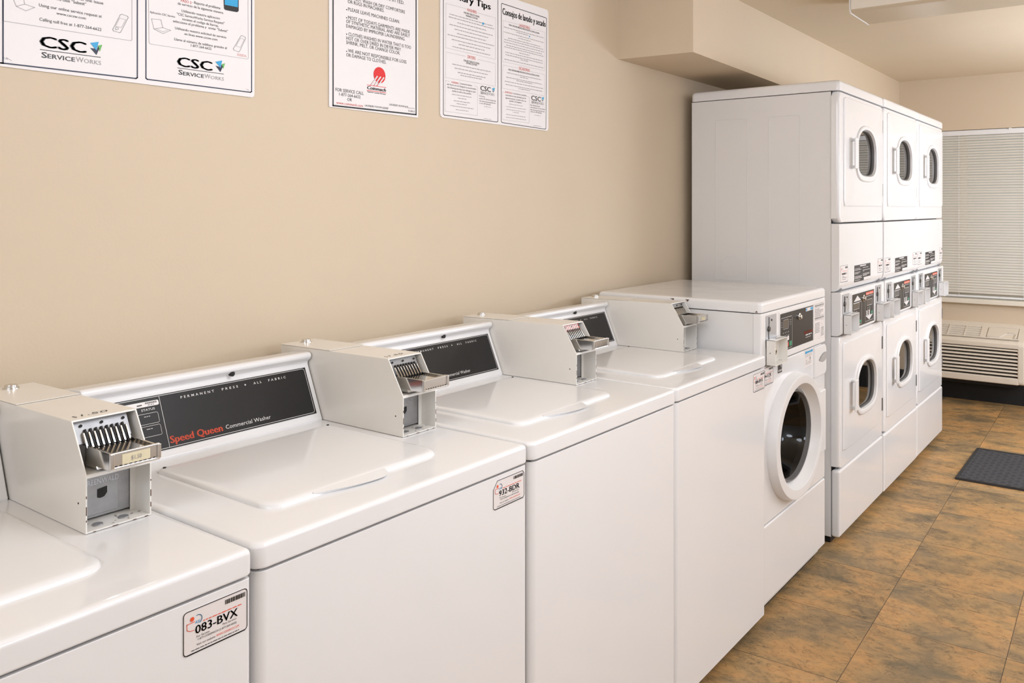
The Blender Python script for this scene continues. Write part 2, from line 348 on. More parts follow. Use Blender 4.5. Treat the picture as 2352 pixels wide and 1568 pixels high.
# print on the three wall signs: t text, g fine print, l ruled line, f/c filled shape; positions in metres on the wall (y, z)
POSTER_A = [
 ('t', 'k', 'select the issue', 0.0714, 1.8195, 0.0625, 0.0063, ''),
 ('t', 'k', 'and click “Submit”', 0.0397, 1.8106, 0.0596, 0.0062, ''),
 ('t', 'k', 'Using our online service request at', 0.0095, 1.7918, 0.1212, 0.006, ''),
 ('t', 'k', 'www.cscsw.com', 0.0418, 1.7822, 0.0569, 0.0053, ''),
 ('t', 'k', 'Calling toll free at 1-877-264-6622', 0.0103, 1.7641, 0.1197, 0.0061, ''),
 ('l','y',[(-0.0542,1.8004),(-0.0542,1.753),(-0.052,1.7519),(0.1914,1.7542),(0.1943,1.7561),(0.1943,1.8563)],0.0008),
 ('t', 'k', 'CSC', 0.0099, 1.7134, 0.0903, 0.0217, 'H'),
 ('l','k',[(0.0119,1.7079),(0.1277,1.7094)],0.0013),
 ('f','b',[(0.1071,1.736),(0.1243,1.7408),(0.1194,1.7226)]),
 ('f','n',[(0.1071,1.7257),(0.1165,1.7256),(0.1203,1.7227),(0.1232,1.7312),(0.1255,1.727),(0.1198,1.713)]),
 ('f','e',[(0.1225,1.7329),(0.1316,1.736),(0.1266,1.7207),(0.1243,1.7268)]),
 ('t', 'k', 'S', 0.014, 1.6926, 0.0102, 0.0109, 'M'),
 ('t', 'k', 'ERVICE', 0.0252, 1.693, 0.0523, 0.0084, 'M'),
 ('t', 'y', 'W', 0.0792, 1.6934, 0.0148, 0.0103, ''),
 ('t', 'y', 'ORKS', 0.0949, 1.6936, 0.0346, 0.0082, ''),
 ('l','n',[(-0.1182,1.6714),(-0.0577,1.6718),(0.2028,1.6751),(0.206,1.6774),(0.2045,1.8631)],0.0026),
 ('l','y',[(-0.0385,1.8015),(-0.0308,1.7839),(-0.0141,1.7785),(0.0018,1.7881),(-0.0161,1.7911),(-0.0191,1.8055)],0.0008),
 ('l','y',[(-0.0308,1.7839),(-0.0161,1.7911)],0.0008),
 ('l','y',[(0.1693,1.8053),(0.1729,1.8071),(0.1847,1.8051),(0.1864,1.8026),(0.1705,1.7691),(0.1677,1.7673),(0.1546,1.7688),(0.1534,1.7714),(0.1693,1.8053)],0.001),
 ('l','y',[(0.1681,1.7981),(0.1812,1.7969),(0.1717,1.7787),(0.1592,1.7794),(0.1681,1.7981)],0.0006),
 ('l','y',[(0.1599,1.7772),(0.1646,1.7775),(0.1653,1.7741),(0.1611,1.7717),(0.1588,1.7737),(0.1599,1.7772)],0.0008),
 ('l','y',[(-0.0548,1.6823),(-0.0462,1.6804),(-0.0481,1.6833),(-0.0389,1.6787)],0.0006),
 ('l','n',[(0.2236,1.8624),(0.2251,1.6786),(0.2281,1.6765),(0.4848,1.6772),(0.4882,1.6797),(0.4882,1.9173)],0.0024),
 ('l','y',[(0.2311,1.8639),(0.2318,1.7567),(0.2348,1.7542),(0.4753,1.7561),(0.479,1.7588),(0.4783,1.9153)],0.0007),
 ('t', 'r', 'PASO 2', 0.3057, 1.8601, 0.0255, 0.0059, ''),
 ('t', 'k', '- Reporte el problema', 0.3331, 1.8618, 0.0709, 0.0061, ''),
 ('t', 'k', 'de servicio de la siguiente manera:', 0.2982, 1.8525, 0.1139, 0.0055, ''),
 ('t', 'k', 'Utilizando nuestra aplicacion', 0.3075, 1.8377, 0.095, 0.0055, ''),
 ('t', 'k', '"CSC ServiceWorks Service Request"', 0.2964, 1.8284, 0.1183, 0.0055, ''),
 ('t', 'k', 'escanea el codigo de barras,', 0.3091, 1.8197, 0.0905, 0.0055, ''),
 ('t', 'k', 'seleccione el problema y  enviar "Submit"', 0.2872, 1.8111, 0.1363, 0.0055, ''),
 ('t', 'k', 'Utilizando nuestra solicitud de servicio', 0.2917, 1.7962, 0.1277, 0.0055, ''),
 ('t', 'k', 'en linea www.cscsw.com', 0.3142, 1.7872, 0.082, 0.0055, ''),
 ('t', 'k', 'Llame al número de teléfono gratuito al', 0.2903, 1.7714, 0.1305, 0.0055, ''),
 ('t', 'k', '1-877-264-6622', 0.3298, 1.7634, 0.0513, 0.0056, ''),
 ('t', 'k', 'Aplicación CSC Service', 0.2336, 1.8215, 0.0583, 0.0044, ''),
 ('f','k',[(0.4121,1.9015),(0.4135,1.8658),(0.417,1.8629),(0.4481,1.8635),(0.4525,1.8675),(0.4525,1.9099)]),
 ('f','b',[(0.4147,1.9021),(0.4153,1.8748),(0.4501,1.8756),(0.4501,1.9094)]),
 ('f','k',[(0.4382,1.8898),(0.4382,1.8875),(0.4481,1.8878),(0.4481,1.8902)]),
 ('t', 'k', 'CSC', 0.2959, 1.7151, 0.088, 0.0208, 'H'),
 ('l','k',[(0.2977,1.7108),(0.4127,1.7119)],0.0012),
 ('f','b',[(0.3911,1.7377),(0.4089,1.7431),(0.404,1.7253)]),
 ('f','n',[(0.3916,1.7288),(0.4002,1.7274),(0.4048,1.7254),(0.4069,1.7327),(0.4106,1.7293),(0.404,1.7154)]),
 ('f','e',[(0.4074,1.7341),(0.4162,1.7379),(0.4118,1.7237),(0.4092,1.7291)]),
 ('t', 'k', 'S', 0.2998, 1.6966, 0.0101, 0.0104, 'M'),
 ('t', 'k', 'ERVICE', 0.311, 1.6961, 0.0513, 0.008, 'M'),
 ('t', 'y', 'W', 0.3639, 1.6965, 0.0144, 0.0097, ''),
 ('t', 'y', 'ORKS', 0.3794, 1.6963, 0.0341, 0.0077, ''),
 ('l','y',[(0.2373,1.8091),(0.2588,1.811),(0.2631,1.7947),(0.2431,1.7883),(0.2373,1.8091)],0.0009),
 ('l','y',[(0.2431,1.7883),(0.2639,1.7814),(0.2815,1.7917),(0.2631,1.7947)],0.0009),
 ('l','y',[(0.2486,1.7893),(0.2639,1.7855),(0.2742,1.7912)],0.0006),
 ('l','y',[(0.4586,1.8089),(0.4622,1.8103),(0.4707,1.8075),(0.4716,1.8044),(0.4556,1.7721),(0.4525,1.77),(0.44,1.7723),(0.4385,1.7753),(0.4586,1.8089)],0.001),
 ('l','y',[(0.458,1.8035),(0.4683,1.8017),(0.4571,1.7813),(0.4451,1.7829),(0.458,1.8035)],0.0006),
 ('g','r',0.4481,1.7638,0.0256,0.0016),
 ('g','r',0.4481,1.7605,0.0256,0.0016),
 ('l','y',[(0.4722,1.6843),(0.4783,1.6818),(0.4774,1.6833),(0.4829,1.6802)],0.0005),
]
POSTER_B = [
 ('l','k',[(0.7357,1.9924),(0.7373,1.6705),(1.0478,1.6746),(1.0475,2.0599)],0.004),
 ('t', 'd', 'NOT PERMITTED.', 0.8779, 1.9899, 0.1218, 0.0098, ''),
 ('t', 'd', 'DO NOT WASH OR DRY COMFORTERS', 0.7889, 1.9642, 0.213, 0.0092, ''),
 ('t', 'd', 'OR RUGS IN MACHINES.', 0.7879, 1.9531, 0.1325, 0.0093, ''),
 ('t', 'd', 'PLEASE LEAVE MACHINES CLEAN.', 0.7889, 1.9321, 0.1921, 0.0093, ''),
 ('t', 'd', 'MOST OF TODAYS GARMENTS ARE MADE', 0.7889, 1.9096, 0.2329, 0.0092, ''),
 ('t', 'd', 'OF SYNTHETIC MATERIAL AND ARE EASILY', 0.7822, 1.8983, 0.2396, 0.0093, ''),
 ('t', 'd', 'DAMAGED BY IMPROPER LAUNDERING.', 0.7822, 1.8859, 0.2207, 0.0092, ''),
 ('t', 'd', 'CLOTHES WASHED IN WATER THAT IS TOO', 0.7898, 1.8649, 0.2368, 0.0093, ''),
 ('t', 'd', 'HOT OR OVER DRIED IN DRYER MAY', 0.7822, 1.853, 0.2035, 0.0093, ''),
 ('t', 'd', 'SHRINK, MELT, OR CHANGE COLOR.', 0.7822, 1.8417, 0.2004, 0.0093, ''),
 ('t', 'd', 'WE ARE NOT RESPONSIBLE FOR LOSS', 0.7889, 1.8198, 0.2193, 0.0093, ''),
 ('t', 'd', 'OR DAMAGE TO CLOTHES.', 0.7822, 1.8078, 0.1462, 0.0093, ''),
 ('f','k',[(0.7819,1.9354),(0.7819,1.9328),(0.7852,1.933),(0.7852,1.9356)]),
 ('f','k',[(0.7819,1.9133),(0.7819,1.9108),(0.7852,1.911),(0.7852,1.9135)]),
 ('f','k',[(0.7819,1.8692),(0.7819,1.8666),(0.7852,1.8668),(0.7852,1.8693)]),
 ('f','k',[(0.7819,1.8229),(0.7819,1.8204),(0.7852,1.8205),(0.7852,1.823)]),
 ('c','R',0.9027,1.7725,0.0225),
 ('f','w',[(0.8699,1.7414),(0.8745,1.7415),(0.8968,1.768),(0.8924,1.7697)]),
 ('f','w',[(0.882,1.7418),(0.8866,1.7419),(0.9091,1.7678),(0.9047,1.7694)]),
 ('f','w',[(0.8942,1.7421),(0.8989,1.7422),(0.9216,1.7675),(0.9171,1.7691)]),
 ('f','R',[(0.8681,1.7408),(0.8704,1.7406),(0.8843,1.7566),(0.8823,1.7573)]),
 ('f','R',[(0.8802,1.7409),(0.8825,1.7408),(0.8963,1.7563),(0.8942,1.7569)]),
 ('f','R',[(0.8913,1.7411),(0.8936,1.7409),(0.9072,1.756),(0.9051,1.7566)]),
 ('l','R',[(0.8564,1.7396),(0.9278,1.7404)],0.0014),
 ('l','R',[(0.8564,1.7247),(0.9272,1.7253)],0.0016),
 ('t', 'k', 'Coinmach', 0.8567, 1.7283, 0.0705, 0.0091, 'HI'),
 ('t', 'k', 'Superior Laundry Services', 0.8579, 1.7197, 0.0684, 0.0031, 'B'),
 ('t', 'k', 'FOR SERVICE CALL', 0.7457, 1.7102, 0.0986, 0.0087, ''),
 ('t', 'k', '1-877-264-6622', 0.7581, 1.6994, 0.0744, 0.0079, ''),
 ('t', 'k', 'OR', 0.7857, 1.6881, 0.0163, 0.008, ''),
 ('t', 'r', 'www.coinmach.com', 0.7483, 1.6764, 0.0931, 0.007, ''),
 ('t', 'k', 'LAUNDRY ROOM LESSEE', 0.8485, 1.6795, 0.0877, 0.0052, ''),
 ('t', 'k', 'LAUNDRY ROOM # IS', 0.9404, 1.6913, 0.0735, 0.0053, ''),
 ('l','k',[(1.0145,1.6913),(1.042,1.692)],0.0008),
 ('t', 'k', '5-5A-E', 1.0161, 1.6804, 0.0259, 0.0055, ''),
]
POSTER_C = [
 ('l','k',[(1.168,2.0911),(1.1656,1.6871),(1.1695,1.6843),(1.4259,1.6846),(1.4304,1.687),(1.4318,2.1486)],0.0022),
 ('l','k',[(1.4495,2.0804),(1.4486,1.6885),(1.4537,1.6849),(1.6973,1.6817),(1.7037,1.6847),(1.7084,2.0789),(1.7026,2.0815),(1.4532,2.0835),(1.4495,2.0804)],0.0022),
 ('t', 'k', 'Laundry Tips', 1.1668, 2.0503, 0.2264, 0.0206, 'H'),
 ('t', 'r', 'WASHERS', 1.2747, 2.0241, 0.0473, 0.0093, ''),
 ('t', 'd', 'FOR BEST RESULTS WHEN', 1.2603, 2.014, 0.0754, 0.0055, 'M'),
 ('t', 'd', 'WASHING CLOTHES', 1.2693, 2.0061, 0.0578, 0.0055, 'M'),
 ('g','y',1.1941,1.9978,0.2093,0.0037),
 ('g','y',1.1902,1.9889,0.219,0.0037),
 ('g','y',1.2299,1.9775,0.1395,0.0038),
 ('g','y',1.1933,1.9661,0.2101,0.0037),
 ('g','y',1.217,1.9552,0.163,0.0037),
 ('g','y',1.2278,1.9434,0.1416,0.0037),
 ('g','y',1.1843,1.9331,0.2281,0.0037),
 ('g','y',1.2039,1.9211,0.1893,0.0037),
 ('g','y',1.2351,1.9105,0.1265,0.0038),
 ('g','y',1.2071,1.8994,0.183,0.0037),
 ('f','b',[(1.3507,1.9999),(1.3564,2.0026),(1.3607,1.9989),(1.3551,1.994),(1.3503,1.9954)]),
 ('l','y',[(1.2705,2.0307),(1.1773,2.0294),(1.1757,1.8924),(1.4169,1.8913),(1.4191,2.0282),(1.3271,2.0285)],0.0006),
 ('t', 'r', 'DRYERS', 1.278, 1.8748, 0.0385, 0.0099, ''),
 ('t', 'd', 'FOR BEST RESULTS WHEN', 1.2595, 1.8626, 0.0753, 0.0055, 'M'),
 ('t', 'd', 'DRYING CLOTHES', 1.2714, 1.8563, 0.0527, 0.0054, 'M'),
 ('g','y',1.2067,1.8448,0.1847,0.0038),
 ('g','y',1.217,1.8339,0.1612,0.0038),
 ('g','y',1.2319,1.8221,0.1349,0.0038),
 ('g','y',1.2448,1.8148,0.1051,0.0038),
 ('l','y',[(1.2693,1.8796),(1.1773,1.8794),(1.1745,1.8007),(1.4169,1.802),(1.4178,1.8772),(1.3271,1.8784)],0.0006),
 ('t', 'r', 'WARNING:', 1.202, 1.7868, 0.0347, 0.0059, ''),
 ('t', 'd', 'Commercial washers', 1.2407, 1.7878, 0.0589, 0.0054, ''),
 ('t', 'd', 'and dryers are not designed to accommodate', 1.1819, 1.7789, 0.1376, 0.0053, ''),
 ('t', 'd', 'the following and may cause damage to your', 1.1835, 1.7694, 0.1343, 0.0053, ''),
 ('t', 'd', 'clothes as well as the machine.', 1.2047, 1.7607, 0.092, 0.0054, ''),
 ('g','y',1.2047,1.7509,0.0937,0.0032),
 ('g','y',1.2331,1.742,0.0395,0.0033),
 ('g','y',1.2131,1.732,0.0773,0.0033),
 ('g','y',1.2266,1.7241,0.0493,0.0032),
 ('g','y',1.1972,1.7151,0.11,0.0032),
 ('g','y',1.2226,1.7052,0.0591,0.0032),
 ('l','y',[(1.1941,1.7912),(1.1745,1.7906),(1.1734,1.6966),(1.3263,1.6968),(1.3271,1.7895),(1.3102,1.7902)],0.0006),
 ('t', 'k', 'CSC', 1.3408, 1.7801, 0.0524, 0.0154, 'h'),
 ('f','b',[(1.399,1.7922),(1.4137,1.7968),(1.4092,1.7849)]),
 ('f','n',[(1.4003,1.7873),(1.4092,1.7826),(1.4124,1.7895),(1.4057,1.7811)]),
 ('f','e',[(1.4079,1.7933),(1.4146,1.7955),(1.411,1.7851)]),
 ('l','y',[(1.34,1.777),(1.411,1.778)],0.0007),
 ('t', 'd', 'SERVICE', 1.3421, 1.7685, 0.037, 0.0073, ''),
 ('t', 'y', 'WORKS', 1.3804, 1.7688, 0.032, 0.0074, ''),
 ('t', 'd', 'For Service:', 1.3357, 1.7594, 0.0281, 0.0044, ''),
 ('t', 'd', 'use the CSC Service Request App', 1.3357, 1.7516, 0.0843, 0.0045, ''),
 ('t', 'd', 'visit www.cscserviceworks.com', 1.3357, 1.7436, 0.0825, 0.0045, ''),
 ('t', 'd', 'or call 1-877-264-6622', 1.3357, 1.7362, 0.0575, 0.0045, ''),
 ('g','y',1.3581,1.7287,0.0364,0.0022),
 ('g','y',1.3572,1.689,0.0396,0.0022),
 ('t', 'k', 'Consejos de lavado y secado', 1.4546, 2.0479, 0.248, 0.0213, 'H'),
 ('t', 'r', 'LAVADORAS', 1.5465, 2.0227, 0.0611, 0.0101, ''),
 ('t', 'd', 'PARA OBTENER MEJORES RESULTADOS AL LAVAR LA ROPA', 1.4903, 2.016, 0.1737, 0.0052, 'M'),
 ('g','y',1.4624,2.0054,0.2286,0.0035),
 ('g','y',1.5316,1.999,0.0675,0.0036),
 ('g','y',1.4615,1.9887,0.2295,0.0034),
 ('g','y',1.5402,1.9807,0.0714,0.0035),
 ('g','y',1.4847,1.9716,0.1855,0.0035),
 ('g','y',1.4647,1.9638,0.2237,0.0035),
 ('g','y',1.4624,1.9554,0.2286,0.0034),
 ('g','y',1.474,1.9465,0.2055,0.0035),
 ('g','y',1.4647,1.9392,0.2237,0.0035),
 ('g','y',1.546,1.9304,0.0605,0.0036),
 ('g','y',1.4693,1.922,0.2165,0.0035),
 ('g','y',1.4716,1.9137,0.2116,0.0035),
 ('g','y',1.5538,1.908,0.0453,0.0036),
 ('g','y',1.4647,1.8977,0.2237,0.0035),
 ('f','b',[(1.6016,1.9986),(1.606,2.0011),(1.6101,1.9982),(1.6055,1.995)]),
 ('l','y',[(1.5426,2.0293),(1.4578,2.0272),(1.4555,1.8897),(1.6952,1.8908),(1.6973,2.029),(1.6091,2.026)],0.0006),
 ('t', 'r', 'SECADORAS', 1.5451, 1.8745, 0.0614, 0.0101, ''),
 ('t', 'd', 'PARA OBTENER MEJORES RESULTADOS AL SECAR LA ROPA', 1.487, 1.8647, 0.177, 0.0052, 'M'),
 ('g','y',1.48,1.8541,0.1943,0.0034),
 ('g','y',1.5509,1.8481,0.0482,0.0036),
 ('g','y',1.4749,1.8386,0.2031,0.0034),
 ('g','y',1.5306,1.8332,0.0895,0.0036),
 ('g','y',1.467,1.8239,0.2188,0.0034),
 ('g','y',1.4716,1.8135,0.209,0.0035),
 ('g','y',1.5426,1.8074,0.0639,0.0036),
 ('l','y',[(1.5426,1.8784),(1.4569,1.8783),(1.4546,1.8001),(1.6952,1.8004),(1.6963,1.8767),(1.6091,1.8769)],0.0006),
 ('t', 'r', 'ADVERTENCIA:', 1.4679, 1.7862, 0.0422, 0.0058, ''),
 ('t', 'd', 'Las lavadoras y secadoras', 1.5149, 1.7871, 0.0732, 0.0053, ''),
 ('t', 'd', 'comerciales no estan diseñadas para las', 1.4707, 1.7771, 0.1145, 0.0052, ''),
 ('t', 'd', 'siguientes acciones, y podrian dañar sus', 1.4707, 1.7677, 0.1145, 0.0052, ''),
 ('t', 'd', 'prendas y las maquinas:', 1.4926, 1.7595, 0.068, 0.0053, ''),
 ('g','y',1.4903,1.7498,0.0767,0.0029),
 ('g','y',1.4749,1.7398,0.1093,0.0029),
 ('g','y',1.4763,1.7306,0.1054,0.0029),
 ('g','y',1.5115,1.7239,0.0336,0.0029),
 ('g','y',1.474,1.7132,0.1077,0.0029),
 ('g','y',1.474,1.7037,0.1126,0.0029),
 ('l','y',[(1.4624,1.7886),(1.4555,1.7887),(1.4546,1.6954),(1.6031,1.6956),(1.604,1.7865),(1.5891,1.7873)],0.0006),
 ('t', 'k', 'CSC', 1.6156, 1.778, 0.0572, 0.0157, 'h'),
 ('f','b',[(1.6754,1.7921),(1.691,1.7959),(1.6868,1.7841)]),
 ('f','n',[(1.6764,1.787),(1.6858,1.7818),(1.6895,1.789),(1.6827,1.7796)]),
 ('f','e',[(1.6858,1.7923),(1.6921,1.7948),(1.6879,1.7832)]),
 ('l','y',[(1.6156,1.7757),(1.6884,1.7765)],0.0007),
 ('t', 'd', 'SERVICE', 1.6166, 1.7664, 0.0407, 0.0079, ''),
 ('t', 'y', 'WORKS', 1.6588, 1.7666, 0.0312, 0.0079, ''),
 ('t', 'd', 'Para solicitar servicio:', 1.6101, 1.7576, 0.0575, 0.0048, ''),
 ('t', 'd', 'utilice la aplicación CSC Service Request', 1.6101, 1.7498, 0.0888, 0.0048, ''),
 ('t', 'd', 'visite www.cscserviceworks.com', 1.6101, 1.7418, 0.0851, 0.0048, ''),
 ('t', 'd', 'o llame al 1-877-264-6622', 1.6101, 1.7348, 0.0679, 0.0048, ''),
 ('g','y',1.6333,1.7255,0.0369,0.0024),
 ('g','y',1.6282,1.6881,0.0472,0.0025),
]

# ------------------------------------------------------------ the room
YF = 6.08
def cz(y): return 2.2915 if y < 2.0 else 2.2915 + (y - 2.0) * 0.0194
struct(finish('floor', box(new(), -0.15, 3.6, -2.9, YF + 0.2, -0.1, 0), 'floor'), 'tan and olive slate-look tile floor')
struct(finish('wall_left', box(new(), -0.15, 0, -2.9, YF + 0.2, 0, 2.5), 'wall'), 'beige wall behind the machines')
struct(finish('wall_right', box(new(), 3.45, 3.6, -2.9, YF + 0.2, 0, 2.5), 'offwhite'), 'pale wall across the aisle')
struct(finish('wall_back', box(new(), 0, 3.45, -2.9, -2.75, 0, 2.5), 'offwhite'), 'pale wall by the entrance')
WX0, WX1, WZ0, WZ1 = 0.30, 1.72, 0.741, 1.978
bm = new()
for a in ((0, WX0, 0, 2.5), (WX1, 3.45, 0, 2.5), (WX0, WX1, 0, WZ0 - 0.03), (WX0, WX1, WZ1, 2.5)): box(bm, a[0], a[1], YF, YF + 0.16, a[2], a[3])
struct(finish('wall_far', bm, 'wall'), 'beige wall with the window and air conditioner')
bm = new()
prism(bm, [(-2.9, cz(0)), (2.0, cz(2.0)), (YF + 0.2, cz(YF + 0.2)), (YF + 0.2, 2.6), (-2.9, 2.6)], 'x', -0.15, 3.6)
struct(finish('ceiling', bm, 'ceiling'), 'beige ceiling')
bm = new(); prism(bm, [(0, 2.2116), (0.3195, 2.2448), (0.19, YF), (0, YF)], 'z', 2.006, 2.45)
struct(finish('trim_1', bm, 'wall'), 'beige boxed-in soffit above the dryers')
struct(finish('baseboard_far', box(new(), 0.0, 3.45, YF - 0.012, YF, 0, 0.17, 0.003), 'rubber'), 'black rubber baseboard')
struct(finish('baseboard_left', box(new(), 0, 0.012, -2.75, YF - 0.012, 0, 0.10, 0.003), 'rubber'))
# window: frame with mullions, panes, sill
w = finish('window_1', new(), 'trimwhite'); struct(w, 'window behind the white blinds')
bm = new()
for a in ((WX0, WX0 + .04, WZ0, WZ1), (WX1 - .04, WX1, WZ0, WZ1), (WX0 + .04, WX1 - .04, WZ0, WZ0 + .045), (WX0 + .04, WX1 - .04, WZ1 - .04, WZ1), (.595, .645, WZ0 + .045, WZ1 - .04), (1.375, 1.425, WZ0 + .045, WZ1 - .04)):
    box(bm, a[0], a[1], YF + .09, YF + .14, a[2], a[3], .004)
f = finish('window_frame', bm, 'trimwhite', w)
bm = new()
for a in ((WX0 + .04, .595), (.645, 1.375), (1.425, WX1 - .04)): box(bm, a[0], a[1], YF + .112, YF + .116, WZ0 + .045, WZ1 - .04)
finish('window_pane', bm, 'pane', w)
bm = new(); box(bm, WX0 - .03, WX1 + .03, YF - .045, YF + .09, WZ0 - .034, WZ0 - .001, .006, 3)
finish('window_sill', bm, 'trimwhite', w)

# blinds, inside the window opening
bl = thing('window_blind', 'closed white mini blind with many narrow slats covering the window', 'blind', (0, YF + .035, 0))
finish('headrail', box(new(), WX0 + .005, WX1 - .005, -.025, .02, 1.938, 1.975, .003), 'plastic', bl)
SM = None; prof = []
for i in range(7):
    t = (i / 6 - .5); u = t * .0212; bow = .0030 * (1 - (2 * t) ** 2); a = math.radians(54)
    prof.append((u * math.cos(a) - bow * math.sin(a), -u * math.sin(a) - bow * math.cos(a)))
for k in range(60):
    if SM is None:
        bm = new(); R = [[bm.verts.new((x, -p[0], p[1])) for p in prof] for x in (WX0 + .01, WX1 - .01)]
        for i in range(6): bm.faces.new((R[0][i], R[1][i], R[1][i + 1], R[0][i + 1]))
        s = finish('slat', bm, 'slat', bl, 60); SM = s
    else:
        s = SM.copy(); COL.objects.link(s); s.parent = bl
    r = random.Random(k)
    s.location = (0, 0, 1.926 - .0193 * k); s.rotation_euler = (0, r.uniform(-.0006, .0006), 0)
finish('bottom_rail', box(new(), WX0 + .01, WX1 - .01, -.012, .012, .748, .762, .003), 'plastic', bl)
for x in (.602, 1.02, 1.44):
    finish('ladder_cord', tube(new(), [(x, -.016, 1.94), (x, -.016, .755)], .0011), 'plastic', bl)
bm = new(); box(bm, .922, .945, -.034, -.02, 1.972, 1.984, .002); box(bm, .928, .936, -.04, -.03, 1.966, 1.979, .002)
finish('mounting_clip', bm, 'chrome', bl)

# packaged air conditioner under the window
ac = thing('air_conditioner', 'almond through-wall air conditioner with louvred front under the window', 'air conditioner', (0, YF, 0))
X0, X1 = .08, 1.052; FY = -.23; ZT, ZB, ZK = .466, .181, .572      # front y (local), front top, bottom, back top
def deck(y): return ZT + (y - FY) / (0 - FY) * (ZK - ZT)
bm = new()
prism(bm, [(FY + .05, ZB + .012), (0, ZB), (0, ZT - .06), (FY + .05, ZT - .06)], 'x', X0 + .01, X1 - .03)
finish('inner_chassis', bm, 'dark', ac)
# shell: side cheeks, front bands, sloping top around the outlet
bm = new()
prism(bm, [(0, ZB), (FY + .02, ZB), (FY + .006, ZB + .006), (FY, ZB + .02), (FY, ZT - .02), (FY + .006, ZT - .006), (FY + .022, deck(FY + .022)), (0, ZK)], 'x', X1 - .042, X1, .012, 3)
prism(bm, [(0, ZB), (FY, ZB), (FY, ZT), (0, ZK)], 'x', X0, X0 + .04, .01, 2)
box(bm, X0 + .03, X1 - .035, FY, FY + .05, ZB, ZB + .047, .008, 3)
prism(bm, [(FY, ZT - .036), (FY, ZT - .006), (FY + .012, deck(FY + .012)), (FY + .05, deck(FY + .05)), (FY + .05, ZT - .036)], 'x', X0 + .03, X1 - .035, .004, 2)
def deck_slab(bm, x0, x1, y0, y1, th=.014, dz=0.0): return prism(bm, [(y0, deck(y0) + dz), (y1, deck(y1) + dz), (y1, deck(y1) + dz - th), (y0, deck(y0) + dz - th)], 'x', x0, x1)
G0, G1, GY0, GY1 = X0 + .04, .768, -.172, -.045
deck_slab(bm, X0 + .03, X1 - .035, FY + .03, GY0); deck_slab(bm, X0 + .03, X1 - .035, GY1, 0)
deck_slab(bm, G1, .806, GY0, GY1); deck_slab(bm, .806, 1.004, GY0, GY1, .014, -.012); deck_slab(bm, 1.004, X1 - .035, GY0, GY1)
finish('housing', bm, 'almond', ac)
bm = new()
for k in range(8):
    z = ZB + .060 + k * .0245
    prism(bm, [(FY + .002, z + .005), (FY + .006, z + .0105), (FY + .03, z + .013), (FY + .03, z + .009), (FY + .006, z - .001), (FY + .002, z + .001)], 'x', X0 + .03, X1 - .035)
finish('front_louvers', bm, 'almond', ac)
bm = new()
for k in range(6):
    y = GY0 + (k) * (GY1 - GY0) / 5
    deck_slab(bm, G0, G1, y - .0045, y + .0045, .01, -.003)
for x in (.558, .668, .448, .338, .228): deck_slab(bm, x - .004, x + .004, GY0, GY1, .012, -.001)
finish('air_outlet_grille', bm, 'almond', ac)
bm = new(); pts = [(.812, -.158), (.886, -.158), (.9, -.150), (.918, -.122), (.935, -.114), (.99, -.112), (.985, -.140), (.98, -.158), (.998, -.158), (1.0, -.05), (.815, -.05)]
t = bmesh.new(); A = [t.verts.new((x, y, deck(y))) for x, y in pts]; B = [t.verts.new((x, y, deck(y) - .011)) for x, y in pts]
t.faces.new(A); t.faces.new(B[::-1])
for i in range(len(A)): j = (i + 1) % len(A); t.faces.new((A[i], B[i], B[j], A[j]))
merge(bm, t); d = finish('control_door', bm, 'almond', ac)
fl = Flat(); fl.rect(.932, .944, .1330, .1355); fl.greek(.944, .1325, .034, .003)
fl.build('badge_lettering', 'softink', d, plane((0, FY, ZT), (1, 0, 0), (0, -FY, ZK - ZT)), .0012)
finish('drip_tray', box(new(), X0 + .05, X1 - .06, FY + .07, -.014, ZB - .035, ZB + .013, .004), 'rubber', ac)

# floor mat
mt = finish('floor_mat', box(new(), .937, 1.9, 4.02, 4.69, 0.0, .008, .003), 'mat')
mt['label'] = 'dark grey ribbed rubber mat lying on the tile floor'; mt['category'] = 'floor mat'
bm = new()
for a in ((.937, 1.9, 4.02, 4.034), (.937, 1.9, 4.676, 4.69), (.937, .951, 4.034, 4.676), (1.886, 1.9, 4.034, 4.676)): box(bm, a[0], a[1], a[2], a[3], .0075, .0105, .001)
finish('mat_border', bm, 'bumper', mt)
bm = new()
for i in range(31):
    for j in range(21):
        x, y = .966 + i * .0302, 4.05 + j * .0306; s = 1 if (i + j) % 2 else -1
        box(bm, x - .010, x + .010, y - .003, y + .003, .0078, .0096) if s > 0 else box(bm, x - .003, x + .003, y - .010, y + .010, .0078, .0096)
finish('mat_treads', bm, 'mat', mt, None)

# fluorescent ceiling fixture
lx0, lx1, ly0, ly1 = .742, 3.16, 2.835, 3.122
cl = thing('ceiling_light', 'long wraparound fluorescent fixture on the ceiling with acrylic lens', 'ceiling light', (0, 0, 0))
bm = new(); zc = cz(2.95) + .004
prism(bm, [(ly0 + .03, zc + .01), (ly1 - .03, zc + .01), (ly1 - .03, zc - .02), (ly0 + .03, zc - .02)], 'x', lx0 + .004, lx1 - .004)
finish('fixture_body', bm, 'fixmetal', cl)
prof = [(ly0 + .006, zc - .008), (ly0 + .001, 2.245), (ly0, 2.222), (ly0 + .012, 2.2115), (ly1 - .012, 2.2115), (ly1, 2.222), (ly1 - .001, 2.245), (ly1 - .006, zc - .008)]
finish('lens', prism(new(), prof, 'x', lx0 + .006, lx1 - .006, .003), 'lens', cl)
for y in (ly0 - .0015, ly1 - .0005): finish('lens_side_bright', box(new(), lx0 + .008, lx1 - .008, y, y + .002, 2.224, 2.275, .0008), 'lens_side_bright', cl)
